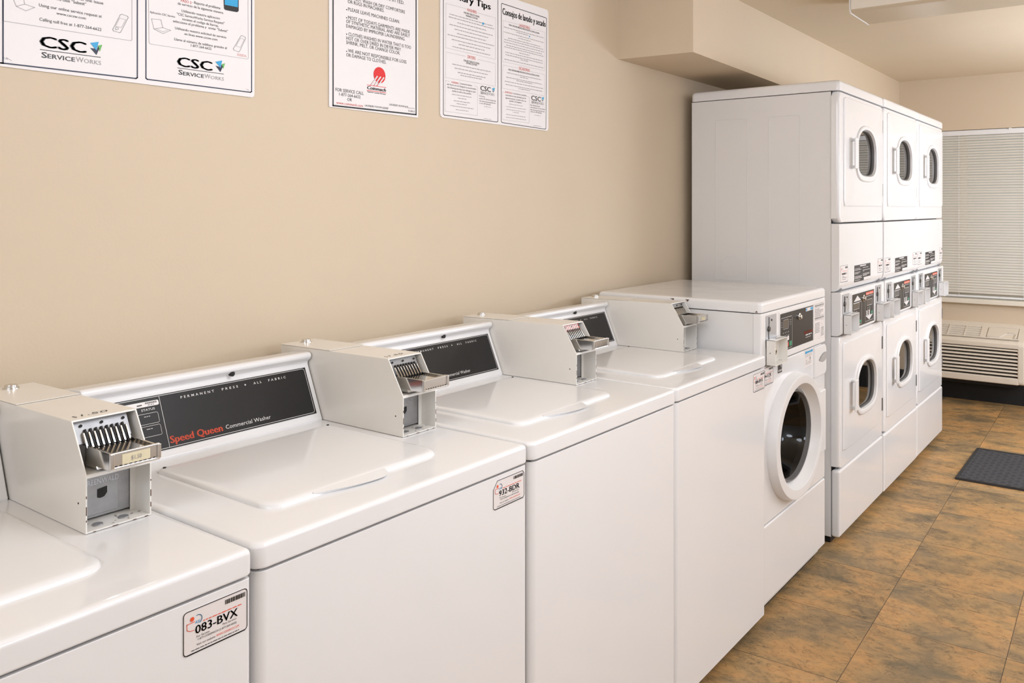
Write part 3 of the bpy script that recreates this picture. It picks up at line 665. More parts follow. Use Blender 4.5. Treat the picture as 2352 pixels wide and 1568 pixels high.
for x in (lx0, lx1 - .007):
    e = finish('end_cap', prism(new(), [(ly0 - .003, zc), (ly0 - .004, 2.22), (ly0 + .01, 2.208), (ly1 - .01, 2.208), (ly1 + .004, 2.22), (ly1 + .003, zc)], 'x', x, x + .007, .002), 'fixmetal', cl)
    finish('screw', cyl(new(), (x - .002, ly0 + .02, 2.285), .005, .004, 'x', 12), 'chrome', e)
finish('side_strip', box(new(), lx0 + .008, lx1 - .008, ly0 - .003, ly0 + .002, 2.275, 2.292, .001), 'fixmetal', cl)

# ------------------------------------------------------------ shared small parts
def id_sticker(parent, x, y0, y1, z0, z1, code, clip=False, rough=False):
    """white machine-number sticker with logo, barcode, code and service lines"""
    w, h = y1 - y0, z1 - z0
    pts = rrect(y0, y1, z0, z1, min(w, h) * .09, 4)
    if clip: pts = [(y0, z0 + h * .06), (y0 + w * .05, z0), (y1 - w * .04, z0), (y1, z0 + h * .07), (y1, z1 - h * .10), (y1 - w * .05, z1), (y0 + w * .13, z1), (y0, z1 - h * .27)]
    s = finish('id_sticker', prism(new(), pts, 'x', x, x + .0005), 'label', parent, None)
    MX = fplane(x + .0005); X = lambda f: y0 + f * w; Z = lambda f: z1 - f * h
    k = Flat(); k.line([(y0 + (p[0] - y0 - w / 2) * .985 + w / 2 * 1, z0 + (p[1] - z0 - h / 2) * .975 + h / 2) for p in pts], .0011, True)
    k.line([(X(.06), Z(.985)), (X(.95), Z(.985))], .0016)
    r = random.Random(code); a = .64
    while a < .955:
        e = a + r.choice((.006, .012, .018)); k.rect(X(a), X(min(e, .96)), Z(.195), Z(.09)); a = e + r.choice((.006, .010))
    if rough: k.greek(X(.2), Z(.58), .62 * w, .17 * h)
    else: k.text(code, X(.18), Z(.575), .66 * w, .185 * h, 'h')
    if not rough:
        k.text('For Service:', X(.2), Z(.665), .2 * w, .045 * h); k.text('Para Servicio:', X(.6), Z(.645), .22 * w, .045 * h)
        k.text('1-877-COINMACH (1-877-264-6622)', X(.22), Z(.735), .6 * w, .045 * h)
        k.text('Visit our website', X(.2), Z(.845), .28 * w, .045 * h); k.greek(X(.12), Z(.93), .74 * w, .026 * h)
    else:
        for b, q in ((.68, .3), (.75, .6), (.86, .5)): k.greek(X(.22), Z(b), q * w, .04 * h)
    k.build('lettering', 'ink', s, MX)
    o = Flat(); o.disc(X(.135), Z(.21), h * .05, 20); o.line([(X(.055), Z(.29)), (X(.17), Z(.285))], .0009); o.line([(X(.055), Z(.29)), (X(.06), Z(.42)), (X(.1), Z(.46)), (X(.16), Z(.47))], .0008)
    o.greek(X(.3), Z(.36), .6 * w, .035 * h)
    if not rough: o.text('WWW.COINMACH.COM', X(.5), Z(.845), .36 * w, .05 * h)
    o.build('emblem', 'orange', s, MX)['label'] = 'red and orange logo print'
    b = Flat(); b.arc(X(.22), Z(.26), h * .10, -60, 110, .0009)
    if not rough: b.text('ASI', X(.175), Z(.345), .08 * w, .07 * h, 'I')
    b.build('emblem', 'blue', s, MX)['label'] = 'blue logo arc'
    return s

W = 0.651; PITCH = 0.6594; XF = 0.7126; ZT = 0.9073
def console_section():
    return [(.094, ZT - .002), (.2125, ZT - .002), (.2125, .913), (.2105, .9155), (.163, 1.0275), (.1605, 1.035), (.1625, 1.040), (.169, 1.0445), (.1735, 1.050), (.1735, 1.0565), (.169, 1.0605), (.160, 1.0615), (.098, 1.0545), (.094, 1.050)]
FP = Vector((.2105, 0, .9155)); FD = (Vector((.163, 0, 1.0275)) - FP)
MFAS = plane(FP, (0, 1, 0), FD)                                   # a = y, b = up the sloping console face

def make_washer():
    t = thing('washing_machine', '', 'washing machine')
    # body, toe kick and front panel
    finish('cabinet', box(new(), .04, .690, .007, W - .007, .022, .866, .004), 'powder', t)
    finish('kick_plate', box(new(), .06, .675, .012, W - .012, .0, .034), 'dark', t)
    finish('cover_gap_shade', box(new(), .66, .7015, .014, W - .008, .860, .8695), 'dark', t)  # dark strip added to deepen the shade in the gap under the cover
    bm = new(); prism(bm, rrect(.680, XF, .0050, W + .0015, (.001, .017, .007, .001), 6), 'z', .040, .8650, .005, 3)
    finish('front_panel', bm, 'enamel', t)
    box(bm := new(), .10, .13, .05, .09, 0, .03); [box(bm, *a) for a in ((.10, .13, W - .09, W - .05, 0, .03), (.62, .65, .05, .09, 0, .03), (.62, .65, W - .09, W - .05, 0, .03))]
    finish('leveling_feet', bm, 'rubber', t)
    # top cover with rounded edges and a shallow lid well
    bm = new(); Ls = []
    def ring(x0, x1, y0, y1, r, z): return [(a, b, z) for a, b in rrect(x0, x1, y0, y1, (r, r * 1.15, r * .6, r), 6)]
    for d, z in ((.006, .8685), (.0015, .8700), (0, .8730), (0, ZT - .008), (.0010, ZT - .0040), (.0032, ZT - .0013), (.0068, ZT)):
        Ls.append(ring(.035 + d, XF + .003 - d, .001 + d, W + .0025 - d, .016, z))
    Ls.append(ring(.05, XF - .012, .016, W - .010, .01, ZT))
    loops(bm, Ls, True, True); finish('top_cover', bm, 'enamel', t, 40)
    # lid: raised slab, rounded front corners, soft sloping front lip
    lid = []; LX0, LX1, LY0, LY1 = .272, .612, .098, .499
    def lidring(d, z, fr=0.0):
        return [(a, b, z) for a, b in rrect(LX0 + d, LX1 - d + fr, LY0 + d, LY1 - d, (.012, .034, .034, .012), 7)]
    bm = new(); loops(bm, [lidring(-.0005, ZT - .001, .004), lidring(0, ZT + .003, .003), lidring(.0012, ZT + .0058, .0015), lidring(.0045, ZT + .0078), lidring(.012, ZT + .0085), lidring(.03, ZT + .0085)], True, True)
    L = finish('lid', bm, 'enamel', t, 45)
    bm = new(); n = 18; top = []; outer = []; base = []
    for i in range(n + 1):
        f = i / n; y = .185 + f * .165; k = math.sin(math.pi * min(1, f / .8) / 2) if f < .8 else math.cos((f - .8) / .2 * math.pi / 2) ** .5 if f < 1 else 0
        top.append((.609, y, ZT + .0072)); outer.append((.614 + .027 * k, y, ZT + .0064 - .0022 * k)); base.append((.611 + .022 * k, y, ZT - .0005))
    V = [[bm.verts.new(p) for p in r] for r in (top, outer, base)]
    for a, b in ((0, 1), (1, 2)):
        for i in range(n): bm.faces.new((V[a][i], V[a][i + 1], V[b][i + 1], V[b][i]))
    finish('finger_grip', bm, 'enamel', L, 50)
    bm = new(); cyl(bm, (.283, .108, ZT + .0075), .003, .002, 'z', 10); cyl(bm, (.283, .489, ZT + .0075), .003, .002, 'z', 10); finish('lid_bumper', bm, 'dark', L)
    # control console
    cs = finish('console', prism(new(), console_section(), 'y', .010, .532, .0035, 3), 'enamel', t)
    finish('hole_plug', cyl(new(), (.164, .325, 1.0425), .0056, .0072, 'x', 20), 'dark', cs)
    bm = new(); LF = FD.length
    V = [MFAS @ Vector(p) for p in ((.030, .0105, .0004), (.519, .0105, .0004), (.519, LF - .002, .0004), (.030, LF - .002, .0004))]
    Q = [MFAS @ Vector(p) for p in ((.030, .0105, .0014), (.519, .0105, .0014), (.519, LF - .002, .0014), (.030, LF - .002, .0014))]
    A = [bm.verts.new(v) for v in V]; B = [bm.verts.new(v) for v in Q]; bm.faces.new(A[::-1]); bm.faces.new(B)
    for i in range(4): j = (i + 1) % 4; bm.faces.new((A[i], A[j], B[j], B[i]))
    fa = finish('fascia', bm, 'black_metal', t, None)
    f = Flat(); f.line(rrect(.034, .515, .0135, LF - .0045, .006), .0010, True)
    f.text('PERMANENT', .2061, .1035, .075, .0048, 'TM'); f.text('PRESS', .2994, .1035, .0387, .0048, 'TM'); f.disc(.3561, .1060, .0018, 14)
    f.text('ALL', .3767, .1035, .0203, .0048, 'TM'); f.text('FABRIC', .415, .1035, .0459, .0048, 'TM')
    f.text('Commercial Washer', .2885, .0225, .110, .0083, '')
    f.line([(.1625, .0135), (.1625, LF - .0045)], .0009); f.text('STATUS', .122, .0925, .0275, .0042, 'M')
    for b in (.0665, .042): f.line(rrect(.095, .1535, b, b + .0205, .003), .0007, True); f.greek(.125, b + .014, .012, .002)
    f.build('lettering', 'whiteink', fa, MFAS, .0018)
    f = Flat(); f.text('Speed Queen', .1660, .0205, .1150, .0138, 'H'); f.build('brand_lettering', 'orange', fa, MFAS, .0018)['label'] = 'orange-red brand lettering'
    st = Flat(); st.poly(rrect(.075, .1595, .1005, .1105, .003)); st.build('paper_tag', 'label', fa, MFAS, .0020)['label'] = 'small white paper tag'
    f = Flat()
    a = .132
    while a < .155: f.rect(a, a + .0008, .1055, .1092); a += .0016
    f.greek(.137, .1022, .012, .0022); f.greek(.115, .103, .010, .004); f.build('lettering', 'softink', fa, MFAS, .0024)
    # coin meter: sheet-steel case with a sloping upper opening and a lower vault recess
    Y0, Y1 = .535, .637; tk = .0026; ZB, XB = ZT + .0008, .055
    side = [(XB, ZB), (.4715, ZB), (.4715, .9945), (.4255, 1.071), (XB, 1.0665)]
    bm = new(); prism(bm, side, 'y', Y0, Y0 + tk, .0008, 2); prism(bm, side, 'y', Y1 - tk, Y1, .0008, 2)
    prism(bm, [(XB, 1.0638), (.4262, 1.0683), (.4255, 1.0712), (XB, 1.0667)], 'y', Y0 + .0004, Y1 - .0004, .0005, 1)         # top
    box(bm, XB + .0003, XB + tk, Y0 + .0004, Y1 - .0004, ZB + .0003, 1.0663); box(bm, XB + .001, .4712, Y0 + .0004, Y1 - .0004, ZB + .0002, ZB + tk, .0005)                     # back, bottom
    prism(bm, [(.4715, .9945), (.4700, .9965), (.3950, .9965), (.3950, .9940), (.4690, .9935), (.4715, .9905)], 'y', Y0 + tk * .6, Y1 - tk * .6, .0005, 1)   # shelf
    box(bm, .392, .395, Y0 + tk, Y1 - tk, .994, 1.066)
    box(bm, .4275, .4295, Y0 + tk, Y0 + .012, ZB + tk, .994); box(bm, .4275, .4295, Y1 - .012, Y1 - tk, ZB + tk, .994)
    case = finish('coin_box', bm, 'cream', t, 40); case['label'] = 'cream steel coin meter case'
    finish('service_cover', prism(new(), [(XB - .001, 1.0672), (.235, 1.0694), (.235, 1.0708), (XB - .001, 1.0686)], 'y', Y0 - .0004, Y1 + .0004, .0005, 1), 'cream', case)
    bm = new(); cyl(bm, (.083, .587, 1.068), .0135, .0035, 'z', 28, .001); cyl(bm, (.083, .587, 1.0705), .0105, .006, 'z', 28, .0015)
    finish('lock', bm, 'chrome', case, 40)
    bm = new()
    V = prism(bm, [(.414, 1.0655), (.4165, 1.067), (.434, 1.034), (.4175, 1.030), (.4175, .998), (.409, .998), (.409, 1.032)], 'y', Y0 + .006, Y1 - .012, .0008, 1)
    mech = finish('slide_mechanism', bm, 'steel', case, 35)
    bm = new()
    for k in range(8):
        y = .5535 + k * .0083
        prism(bm, [(.4245, 1.0535), (.4275, 1.0550), (.4420, 1.0325), (.4490, 1.0308), (.4490, 1.0290), (.4390, 1.0290)], 'y', y + .0003, y + .0031)
    for y in (.551, .583, .617): cyl(bm, (.4215, y, 1.0600), .0022, .0016, 'x', 12)
    finish('coin_slots', bm, 'dark', case)
    bm = new()
    for k in range(9):
        y = .5487 + k * .0083
        prism(bm, [(.4245, 1.0500), (.4310, 1.0505), (.4455, 1.0295), (.4400, 1.0290)], 'y', y + .0012, y + .0040, .0004, 1)
    finish('coin_fingers', bm, 'chrome', case)
    # slide: tray, chute below, front handle plate with end wings
    bm = new(); SX = .515; S0, S1 = .5515, .6205
    box(bm, .414, SX, S0, S1, 1.0235, 1.0285, .0008, 1)
    box(bm, .414, SX, S0 - .001, S0 + .003, 1.006, 1.0325, .001, 2); box(bm, .414, SX, S1 - .003, S1 + .001, 1.006, 1.0325, .001, 2)
    prism(bm, [(.405, 1.0), (.470, 1.0), (.452, 1.026), (.405, 1.026)], 'y', S0 + .002, S1 - .002, .001, 1)
    finish('coin_slide', bm, 'chrome', case, 40)
    bm = new(); box(bm, SX - .001, SX + .004, S0 - .004, S1 + .005, 1.0075, 1.0335, .0018, 3)
    box(bm, SX + .0035, SX + .0065, S0 - .004, S0 + .002, 1.0105, 1.0325, .001, 2); box(bm, SX + .0035, SX + .0065, S1 - .001, S1 + .005, 1.0105, 1.0325, .001, 2)
    box(bm, SX + .0035, SX + .0062, S0 - .002, S1 + .003, 1.0085, 1.0118, .001, 2)
    finish('slide_handle', bm, 'chrome', case, 40)
    fl = Flat()
    for k in range(9): fl.rect(S0 + .003 + k * .0074, S0 + .0068 + k * .0074, 1.0125, 1.0138)
    fl.build('handle_serrations', 'dark', case, fplane(SX + .0042))
    # vault door below
    bm = new(); box(bm, .4215, .4265, Y0 + .0105, Y1 - .0115, ZB + .006, .9885, .0008, 1); box(bm, .4262, .4276, Y0 + .0125, Y1 - .030, ZB + .010, .9865, .0006, 1)
    finish('vault_door', bm, 'steel', case)
    fl = Flat(); fl.text('GREENWALD', Y0 + .016, .9655, .056, .0080, 'M'); fl.build('embossed_lettering', 'grey_plate', case, fplane(.4277), .0004)
    fl = Flat(); fl.poly([(.5735, .957), (.5885, .959), (.5885, .949), (.584, .9435), (.578, .9425), (.5735, .944)]); fl.build('keyhole', 'dark', case, fplane(.4278), .0006)
    bm = new()
    for y in (.562, .602):
        for a in ((0, .0075), (.0012, .0070), (.0022, .0045)): pass
        cyl(bm, (.452, y, ZB + tk), .0078, .0022, 'z', 20, .0012)
    finish('bolt', bm, 'steel', case)
    finish('side_hole', cyl(new(), (.449, Y0 - .0004, .9505), .0016, .001, 'y', 10), 'dark', case)
    # chipped paint at the recess edges
    fl = Flat(); r = random.Random(3)
    for z, hh in ((.938, .011), (.962, .003), (.925, .004)):
        for y in (Y0 + .0003, Y1 - .0017): fl.rect(y, y + .0014, z + r.uniform(-.004, .004), z + hh)
    for y in (.546, .575, .607, .626): fl.rect(y, y + r.uniform(.004, .010), ZB + .0002, ZB + .0013)
    fl.build('paint_chips', 'rust', case, fplane(.4716), .0002)
    fl = Flat()
    for q in range(9):
        a, b = r.uniform(.54, .63), r.uniform(.431, .466); fl.disc(a, -b, r.uniform(.0008, .003), 7, r.uniform(.0006, .0016))
    fl.build('rust_marks', 'rust', case, plane((0, 0, ZB + tk), (0, 1, 0), (-1, 0, 0)), .0003)
    return t, case
w0, case0 = make_washer()
WL = ['white top-loading washer with the 083-BVX sticker, closest to the camera at lower left',
      'white top-loading washer with the 932-BDR sticker and fully visible black console',
      'third white top-loading washer from the camera, without a number sticker and with red-edged coin slots',
      'white top-loading washer with the 084-BVX sticker, beside the front-loading washer']
washers = []
for k in range(4):
    o = w0 if k == 0 else copy_tree(w0)
    washers.append(o); o['group'] = 'top-loading washers along the wall'; o['label'] = WL[k]
DX = (.002, 0, .0044, .0019)
for k, o in enumerate(washers): o.location = (DX[k], (k - 1) * PITCH, 0)
id_sticker(washers[0], XF, .547, .646, .7935, .8538, '083-BVX')
id_sticker(washers[1], XF, .5430, .6440, .800, .8570, '932-BDR', True)
id_sticker(washers[3], XF, .5505, .6480, .798, .8575, '084-BVX')
def child(o, name): return [c for c in o.children if c.name.split('.')[0] == name][0]
S1 = .6205; S0 = .5515; SX = .515
# price labels, prices written on two cases, red-edged slots on one
def price(o, w, h, txt):
    c = child(o, 'coin_box'); s = finish('price_label', prism(new(), [(.587 - w / 2, 1.0215 - h / 2), (.587 + w / 2, 1.0215 - h / 2), (.587 + w / 2, 1.0215 + h / 2), (.587 - w / 2, 1.0215 + h / 2)], 'x', SX + .0041, SX + .0048), 'aged', c, None)
    s['label'] = 'small yellowed price label'
    if txt:
        f = Flat(); f.text(txt, .579, 1.0185, .016, .0062, ''); f.build('price_lettering', 'greyink', c, fplane(SX + .0049))
price(washers[0], .043, .015, '$1.50'); price(washers[3], .030, .012, None)
for k in (0, 1):
    c = child(washers[k], 'coin_box'); f = Flat(); f.text('$', .548, 0, .005, .011); f.text('1.50' if k == 0 else '1.50', .559, .001, .044, .012, 'I')
    sl = math.atan2(1.0712 - 1.0667, .4255 - .055)
    f.build('pen_marks', 'softink', c, plane((.408, 0, 1.0712 - .0175 * math.tan(sl)), (0, 1, 0), (-math.cos(sl), 0, -math.sin(sl))), .0004)['label'] = 'faded handwritten price'
c = child(washers[2], 'coin_box'); f = Flat(); MS = plane((.4215, 0, 1.0600), (0, 1, 0), (-.0175, 0, .033))
f.poly(rrect(.548, .620, -.012, .008, .003)); f.build('slot_surround', 'red', c, MS, .0008)['label'] = 'red printed slot surround'
f = Flat()
for k in range(8): f.poly(rrect(.551 + k * .0083, .5565 + k * .0083, -.0105, .0065, .0018))
f.build('slot_windows', 'label', c, MS, .0012)

# ------------------------------------------------------------ front-loading washer
FW = .690; FX = .6938
fw = thing('front_load_washer', 'white front-loading washer with large round door and black digital panel, between top-loaders and dryers', 'washing machine', (0, 1.9835, 0))
bm = new()
box(bm, .05, .672, .004, .012, .045, 1.04, .002); box(bm, .05, .672, FW - .012, FW - .004, .045, 1.04, .002)
box(bm, .05, .06, .011, FW - .011, .05, 1.035); box(bm, .06, .67, .011, FW - .011, .05, .06); box(bm, .06, .67, .011, FW - .011, 1.02, 1.035)
finish('cabinet', bm, 'powder', fw)
bm = new(); tube(bm, [(.42, .0035, 1.036), (.42, .0035, .2)], .0009); finish('side_seam', bm, 'dark', fw)
bm = new(); Ls = []
for d, z in ((.004, 1.0425), (.001, 1.0435), (0, 1.046), (0, 1.068), (.002, 1.0745), (.006, 1.079), (.012, 1.0805), (.05, 1.0812)):
    Ls.append([(a, b, z) for a, b in rrect(.045 + d, FX + .003 - d, d, FW - d, .014, 6)])
loops(bm, Ls, True, True); tp = finish('top_cover', bm, 'enamel', fw, 40)
fl = Flat()
for y0, s in ((.03, .012), (.05, .009)): pass
ch = Flat(); ch.poly([(.355, 1.0735), (.372, 1.0738), (.368, 1.068), (.362, 1.071)]); ch.poly([(.415, 1.0738), (.432, 1.0735), (.428, 1.0705), (.424, 1.065), (.421, 1.070)]); ch.poly([(.675, 1.046), (.681, 1.051), (.685, 1.0455)]); ch.disc(.652, 1.046, .0012, 8)
ch.build('paint_chips', 'rust', tp, plane((0, -.0002, 0), (1, 0, 0), (0, 0, 1)), .0002)
# control section
finish('control_panel', box(new(), .665, FX + .002, .002, FW - .002, .861, 1.0405, .005, 3), 'enamel', fw)
bm = new(); O = rrect(.168, .540, .879, 1.030, .004); I = rrect(.174, .534, .885, 1.024, .003)
loops(bm, [at(FX + .001, O), at(FX + .0045, O), at(FX + .0045, I), at(FX + .001, I)]); finish('panel_bezel', bm, 'enamel', fw)
fa = finish('fascia', prism(new(), rrect(.176, .532, .887, 1.022, .002), 'x', FX + .001, FX + .0032), 'black_metal', fw)
MX = fplane(FX + .0032); f = Flat(); f.line(rrect(.182, .300, .893, 1.006, .004), .0012, True); f.line(rrect(.205, .262, .965, .998, .003), .001, True)
for k in range(4): f.disc(.208 + k * .018, .952, .0024, 10); f.greek(.204 + k * .018, .940, .009, .003)
for k in range(3): f.greek(.186, .990 - k * .008, .012, .002); f.greek(.272, .992 - k * .008, .018, .002)
f.greek(.445, .9135, .07, .007); f.greek(.445, .906, .06, .003); f.build('lettering', 'whiteink', fa, MX)
f = Flat(); f.text('Speed Queen', .430, .9225, .095, .011, 'H'); f.build('brand_lettering', 'orange', fa, MX)['label'] = 'orange-red brand lettering'
f = Flat(); f.poly(rrect(.207, .260, .967, .996, .002)); f.build('display_window', 'lcd', fa, MX)
f = Flat(); f.poly(rrect(.270, .294, .899, .916, .003)); f.build('start_key', 'keygreen', fa, MX)['label'] = 'green start key'
f = Flat(); f.poly(rrect(.236, .262, .899, .915, .003)); f.build('stop_key', 'red', fa, MX)['label'] = 'red stop key'
f = Flat(); f.poly(rrect(.250, .266, .922, .938, .003)); f.build('select_key', 'label', fa, MX)
f = Flat(); f.poly(rrect(.447, .530, 1.006, 1.019, .001)); f.build('tag', 'label', fa, MX)['label'] = 'small blue and white tag'
f = Flat(); f.rect(.449, .462, 1.008, 1.017); f.rect(.500, .529, 1.008, 1.017); f.build('tag_print', 'blue', fa, MX, .001)
bm = new(); cyl(bm, (FX + .003, .372, .996), .013, .006, 'x', 24, .002); cyl(bm, (FX + .008, .372, .994), .008, .007, 'x', 20, .002); finish('lock', bm, 'chrome', fw, 40)
ins = finish('instruction_label', prism(new(), [(.552, .884), (.668, .884), (.668, 1.026), (.552, 1.026)], 'x', FX + .0015, FX + .0026), 'label', fw, None)
MX2 = fplane(FX + .0026); f = Flat(); f.text('OPERATING INSTRUCTIONS', .556, 1.012, .108, .0065, 'M'); f.text('DISPENSER INSTRUCTIONS', .556, .963, .108, .0065, 'M')
for b in (1.022, 1.008, .973, .959): f.rect(.555, .665, b, b + .0008)
for k, q in enumerate((.05, .1, .1, .07, .06)): f.greek(.558, 1.000 - k * .006, q, .003)
for k in range(7): f.greek(.558, .945 - k * .006, .055, .003)
for k in range(6): f.greek(.630, .922 - k * .006, .035, .003)
f.line([(.628, .955), (.66, .955), (.66, .925), (.64, .925), (.64, .945)], .0006); f.build('lettering', 'softink', ins, MX2)
pl = finish('coin_plate', prism(new(), rrect(.043, .141, .918, 1.030, .002), 'x', FX + .0015, FX + .0035), 'grey_plate', fw)
bm = new(); tube(bm, [(FX + .004, .070, 1.024), (FX + .004, .070, .985), (FX + .004, .066, .975), (FX + .004, .068, .935)], .0016, 6); cyl(bm, (FX + .003, .066, .984), .009, .006, 'x', 16, .002); cyl(bm, (FX + .003, .094, 1.012), .0035, .003, 'x', 12)
finish('coin_slot', bm, 'drum', fw)
def coin_chute(parent, x0, x1, y0, y1, z0, z1, lock):
    """open-fronted sheet box under the coin slot"""
    bm = new(); t = .0024
    box(bm, x0, x1, y0, y0 + t, z0, z1, .0006, 1); box(bm, x0, x1, y1 - t, y1, z0 + .004, z1, .0006, 1); box(bm, x0, x1, y0, y1, z1 - t, z1, .0006, 1); box(bm, x0, x1, y0, y1, z0, z0 + t, .0006, 1); box(bm, x0, x0 + .003, y0, y1, z0, z1)
    c = finish('coin_box', bm, 'cream' if lock else 'powder', parent, 40)
    if lock:
        bm = new(); cyl(bm, (x0 + .003, y0 + .052, (z0 + z1) / 2), .017, .012, 'x', 24, .003); cyl(bm, (x0 + .014, y0 + .052, (z0 + z1) / 2), .010, .004, 'x', 20, .002); finish('lock', bm, 'chrome', c, 40)
        bm = new(); cyl(bm, (x0 + .0175, y0 + .052, (z0 + z1) / 2), .0035, .001, 'x', 12); finish('keyhole', bm, 'dark', c)
    return c
c = coin_chute(fw, FX + .002, .7300, .043, .162, .861, .949, True)
finish('side_hole', cyl(new(), (.712, .0424, .905), .0016, .001, 'y', 10), 'dark', c)
f = Flat(); f.greek(.08, -.718, .05, .006); f.greek(.085, -.708, .04, .005); f.build('lettering', 'softink', c, plane((0, 0, .949), (0, 1, 0), (-1, 0, 0)))
# front panel with round door hole; door = ring + glass bowl
DC = (.3125, .566)
bm = new(); O = by_angle(rrect(.002, FW - .002, .3145, .857, (.004, .004, .02, .004), 5), DC); O1 = by_angle(rrect(.006, FW - .006, .3185, .853, (.004, .004, .02, .004), 5), DC)
I = [(DC[0] + .19 * math.cos(2 * math.pi * i / 96), DC[1] + .175 * math.sin(2 * math.pi * i / 96)) for i in range(96)]
loops(bm, [at(.668, O), at(FX - .004, O), at(FX, O1), at(FX, I), at(.683, I)]); finish('front_panel', bm, 'enamel', fw, 40)
finish('toe_panel', box(new(), .660, FX + .001, .002, FW - .002, .045, .3115, .006, 3), 'enamel', fw)
finish('base_frame', box(new(), .10, .676, .01, FW - .03, .020, .05, .003), 'cream', fw)
finish('kick_plate', box(new(), .10, .662, .012, FW - .035, .0, .022), 'dark', fw)
bm = new(); E = lambda x, ry, rz: ell(x, DC[0], DC[1], ry, rz, 96)
E2 = lambda x, ry, rz: ell(x, DC[0] + .008, DC[1], ry, rz, 96)
loops(bm, [E(FX, .257, .2305), E(FX + .030, .2535, .2235), E(FX + .0340, .2515, .2212), E(FX + .0350, .2475, .2175), E2(FX + .0335, .2215, .192), E2(FX + .032, .2190, .1895), E2(FX + .004, .202, .174), E(FX - .010, .192, .163), E(FX - .014, .184, .157)])
dr = finish('door', bm, 'plastic', fw, 28); dr['label'] = 'round white door ring'
bm = new(); loops(bm, [E(FX - .004, .1915, .1655), E(FX + .006, .189, .163), E(FX + .006, .184, .158), E(FX - .02, .181, .155), E(FX - .03, .172, .147)]); finish('door_seal', bm, 'gasket', dr, 50)
bm = new(); loops(bm, [E(FX - .010, .182, .157), E(FX - .025, .172, .148), E(FX - .075, .150, .130), E(FX - .105, .110, .095), E(FX - .115, .05, .045)], False, True); finish('door_glass', bm, 'smoked', dr, 60)
bm = new(); loops(bm, [E(.684, .1905, .1755), E(FX - .03, .215, .195), E(FX - .13, .235, .225), E(FX - .40, .235, .225), E(FX - .41, .20, .19)], False, True); finish('drum', bm, 'drum', fw, 40)
finish('door_latch', box(new(), FX - .002, FX + .030, .5445, .610, .447, .690, .006, 3), 'plastic', dr)
# detergent drawer with scooped pull
bm = new(); O = rrect(.5455, .688, .736, .8545, (.004, .02, .02, .004), 5); O1 = rrect(.5485, .685, .739, .8515, (.004, .02, .02, .004), 5)
loops(bm, [at(FX - .002, O), at(FX + .004, O), at(FX + .007, O1)], False, True); dd = finish('detergent_drawer', bm, 'plastic', fw, 40)
bm = new(); n = 20; A = [(.588 + .094 * i / n, .800 + .024 * math.sin(.62 * math.pi * i / n)) for i in range(n + 1)]; Bq = [(.588 + .094 * i / n, .800 - .013 * math.sin(.85 * math.pi * i / n)) for i in range(n + 1)]
V = [[bm.verts.new((FX + .0075 + (0.0018 if r == 0 else 0), p[0], p[1])) for p in q] for r, q in enumerate((A, Bq))]
for i in range(n):
    try: bm.faces.new((V[0][i], V[0][i + 1], V[1][i + 1], V[1][i]))
    except ValueError: pass
finish('drawer_pull', bm, 'scoop', dd, None)['label'] = 'grey scooped finger pull'
es = finish('energy_label', prism(new(), [(.163, .815), (.203, .815), (.203, .866 - .008), (.163, .858)], 'x', FX, FX + .0006), 'ink', fw, None)
f = Flat(); f.arc(.183, .838, .0175, 20, 160, .0016); f.arc(.176, .836, .012, -20, 70, .003)
pts = [(.190 + (.008 if i % 2 == 0 else .0033) * math.sin(math.pi * i / 5), .838 + (.008 if i % 2 == 0 else .0033) * math.cos(math.pi * i / 5)) for i in range(10)]; f.poly(pts)
f.rect(.163, .203, .8245, .8262); f.greek(.166, .8195, .034, .004); f.build('emblem', 'label', es, fplane(FX + .0006))
bs = finish('notice_label', prism(new(), rrect(.445, .5385, .792, .856, .002), 'x', FX, FX + .0006), 'label', fw, None)
f = Flat(); f.rect(.449, .473, .843, .852); f.rect(.512, .535, .843, .852); f.rect(.475, .51, .844, .851); f.build('emblem', 'blue', bs, fplane(FX + .0006))
f = Flat(); [f.greek(.452, .837 - k * .006, .075, .0028) for k in (0, 1)]; f.rect(.500, .511, .815, .827); f.rect(.458, .468, .815, .818); [f.greek(.452, .808 - k * .006, .07, .0028) for k in (0, 1)]; f.build('lettering', 'greyink', bs, fplane(FX + .0006))
id_sticker(fw, FX, .012, .117, .792, .853, '44-FZK')

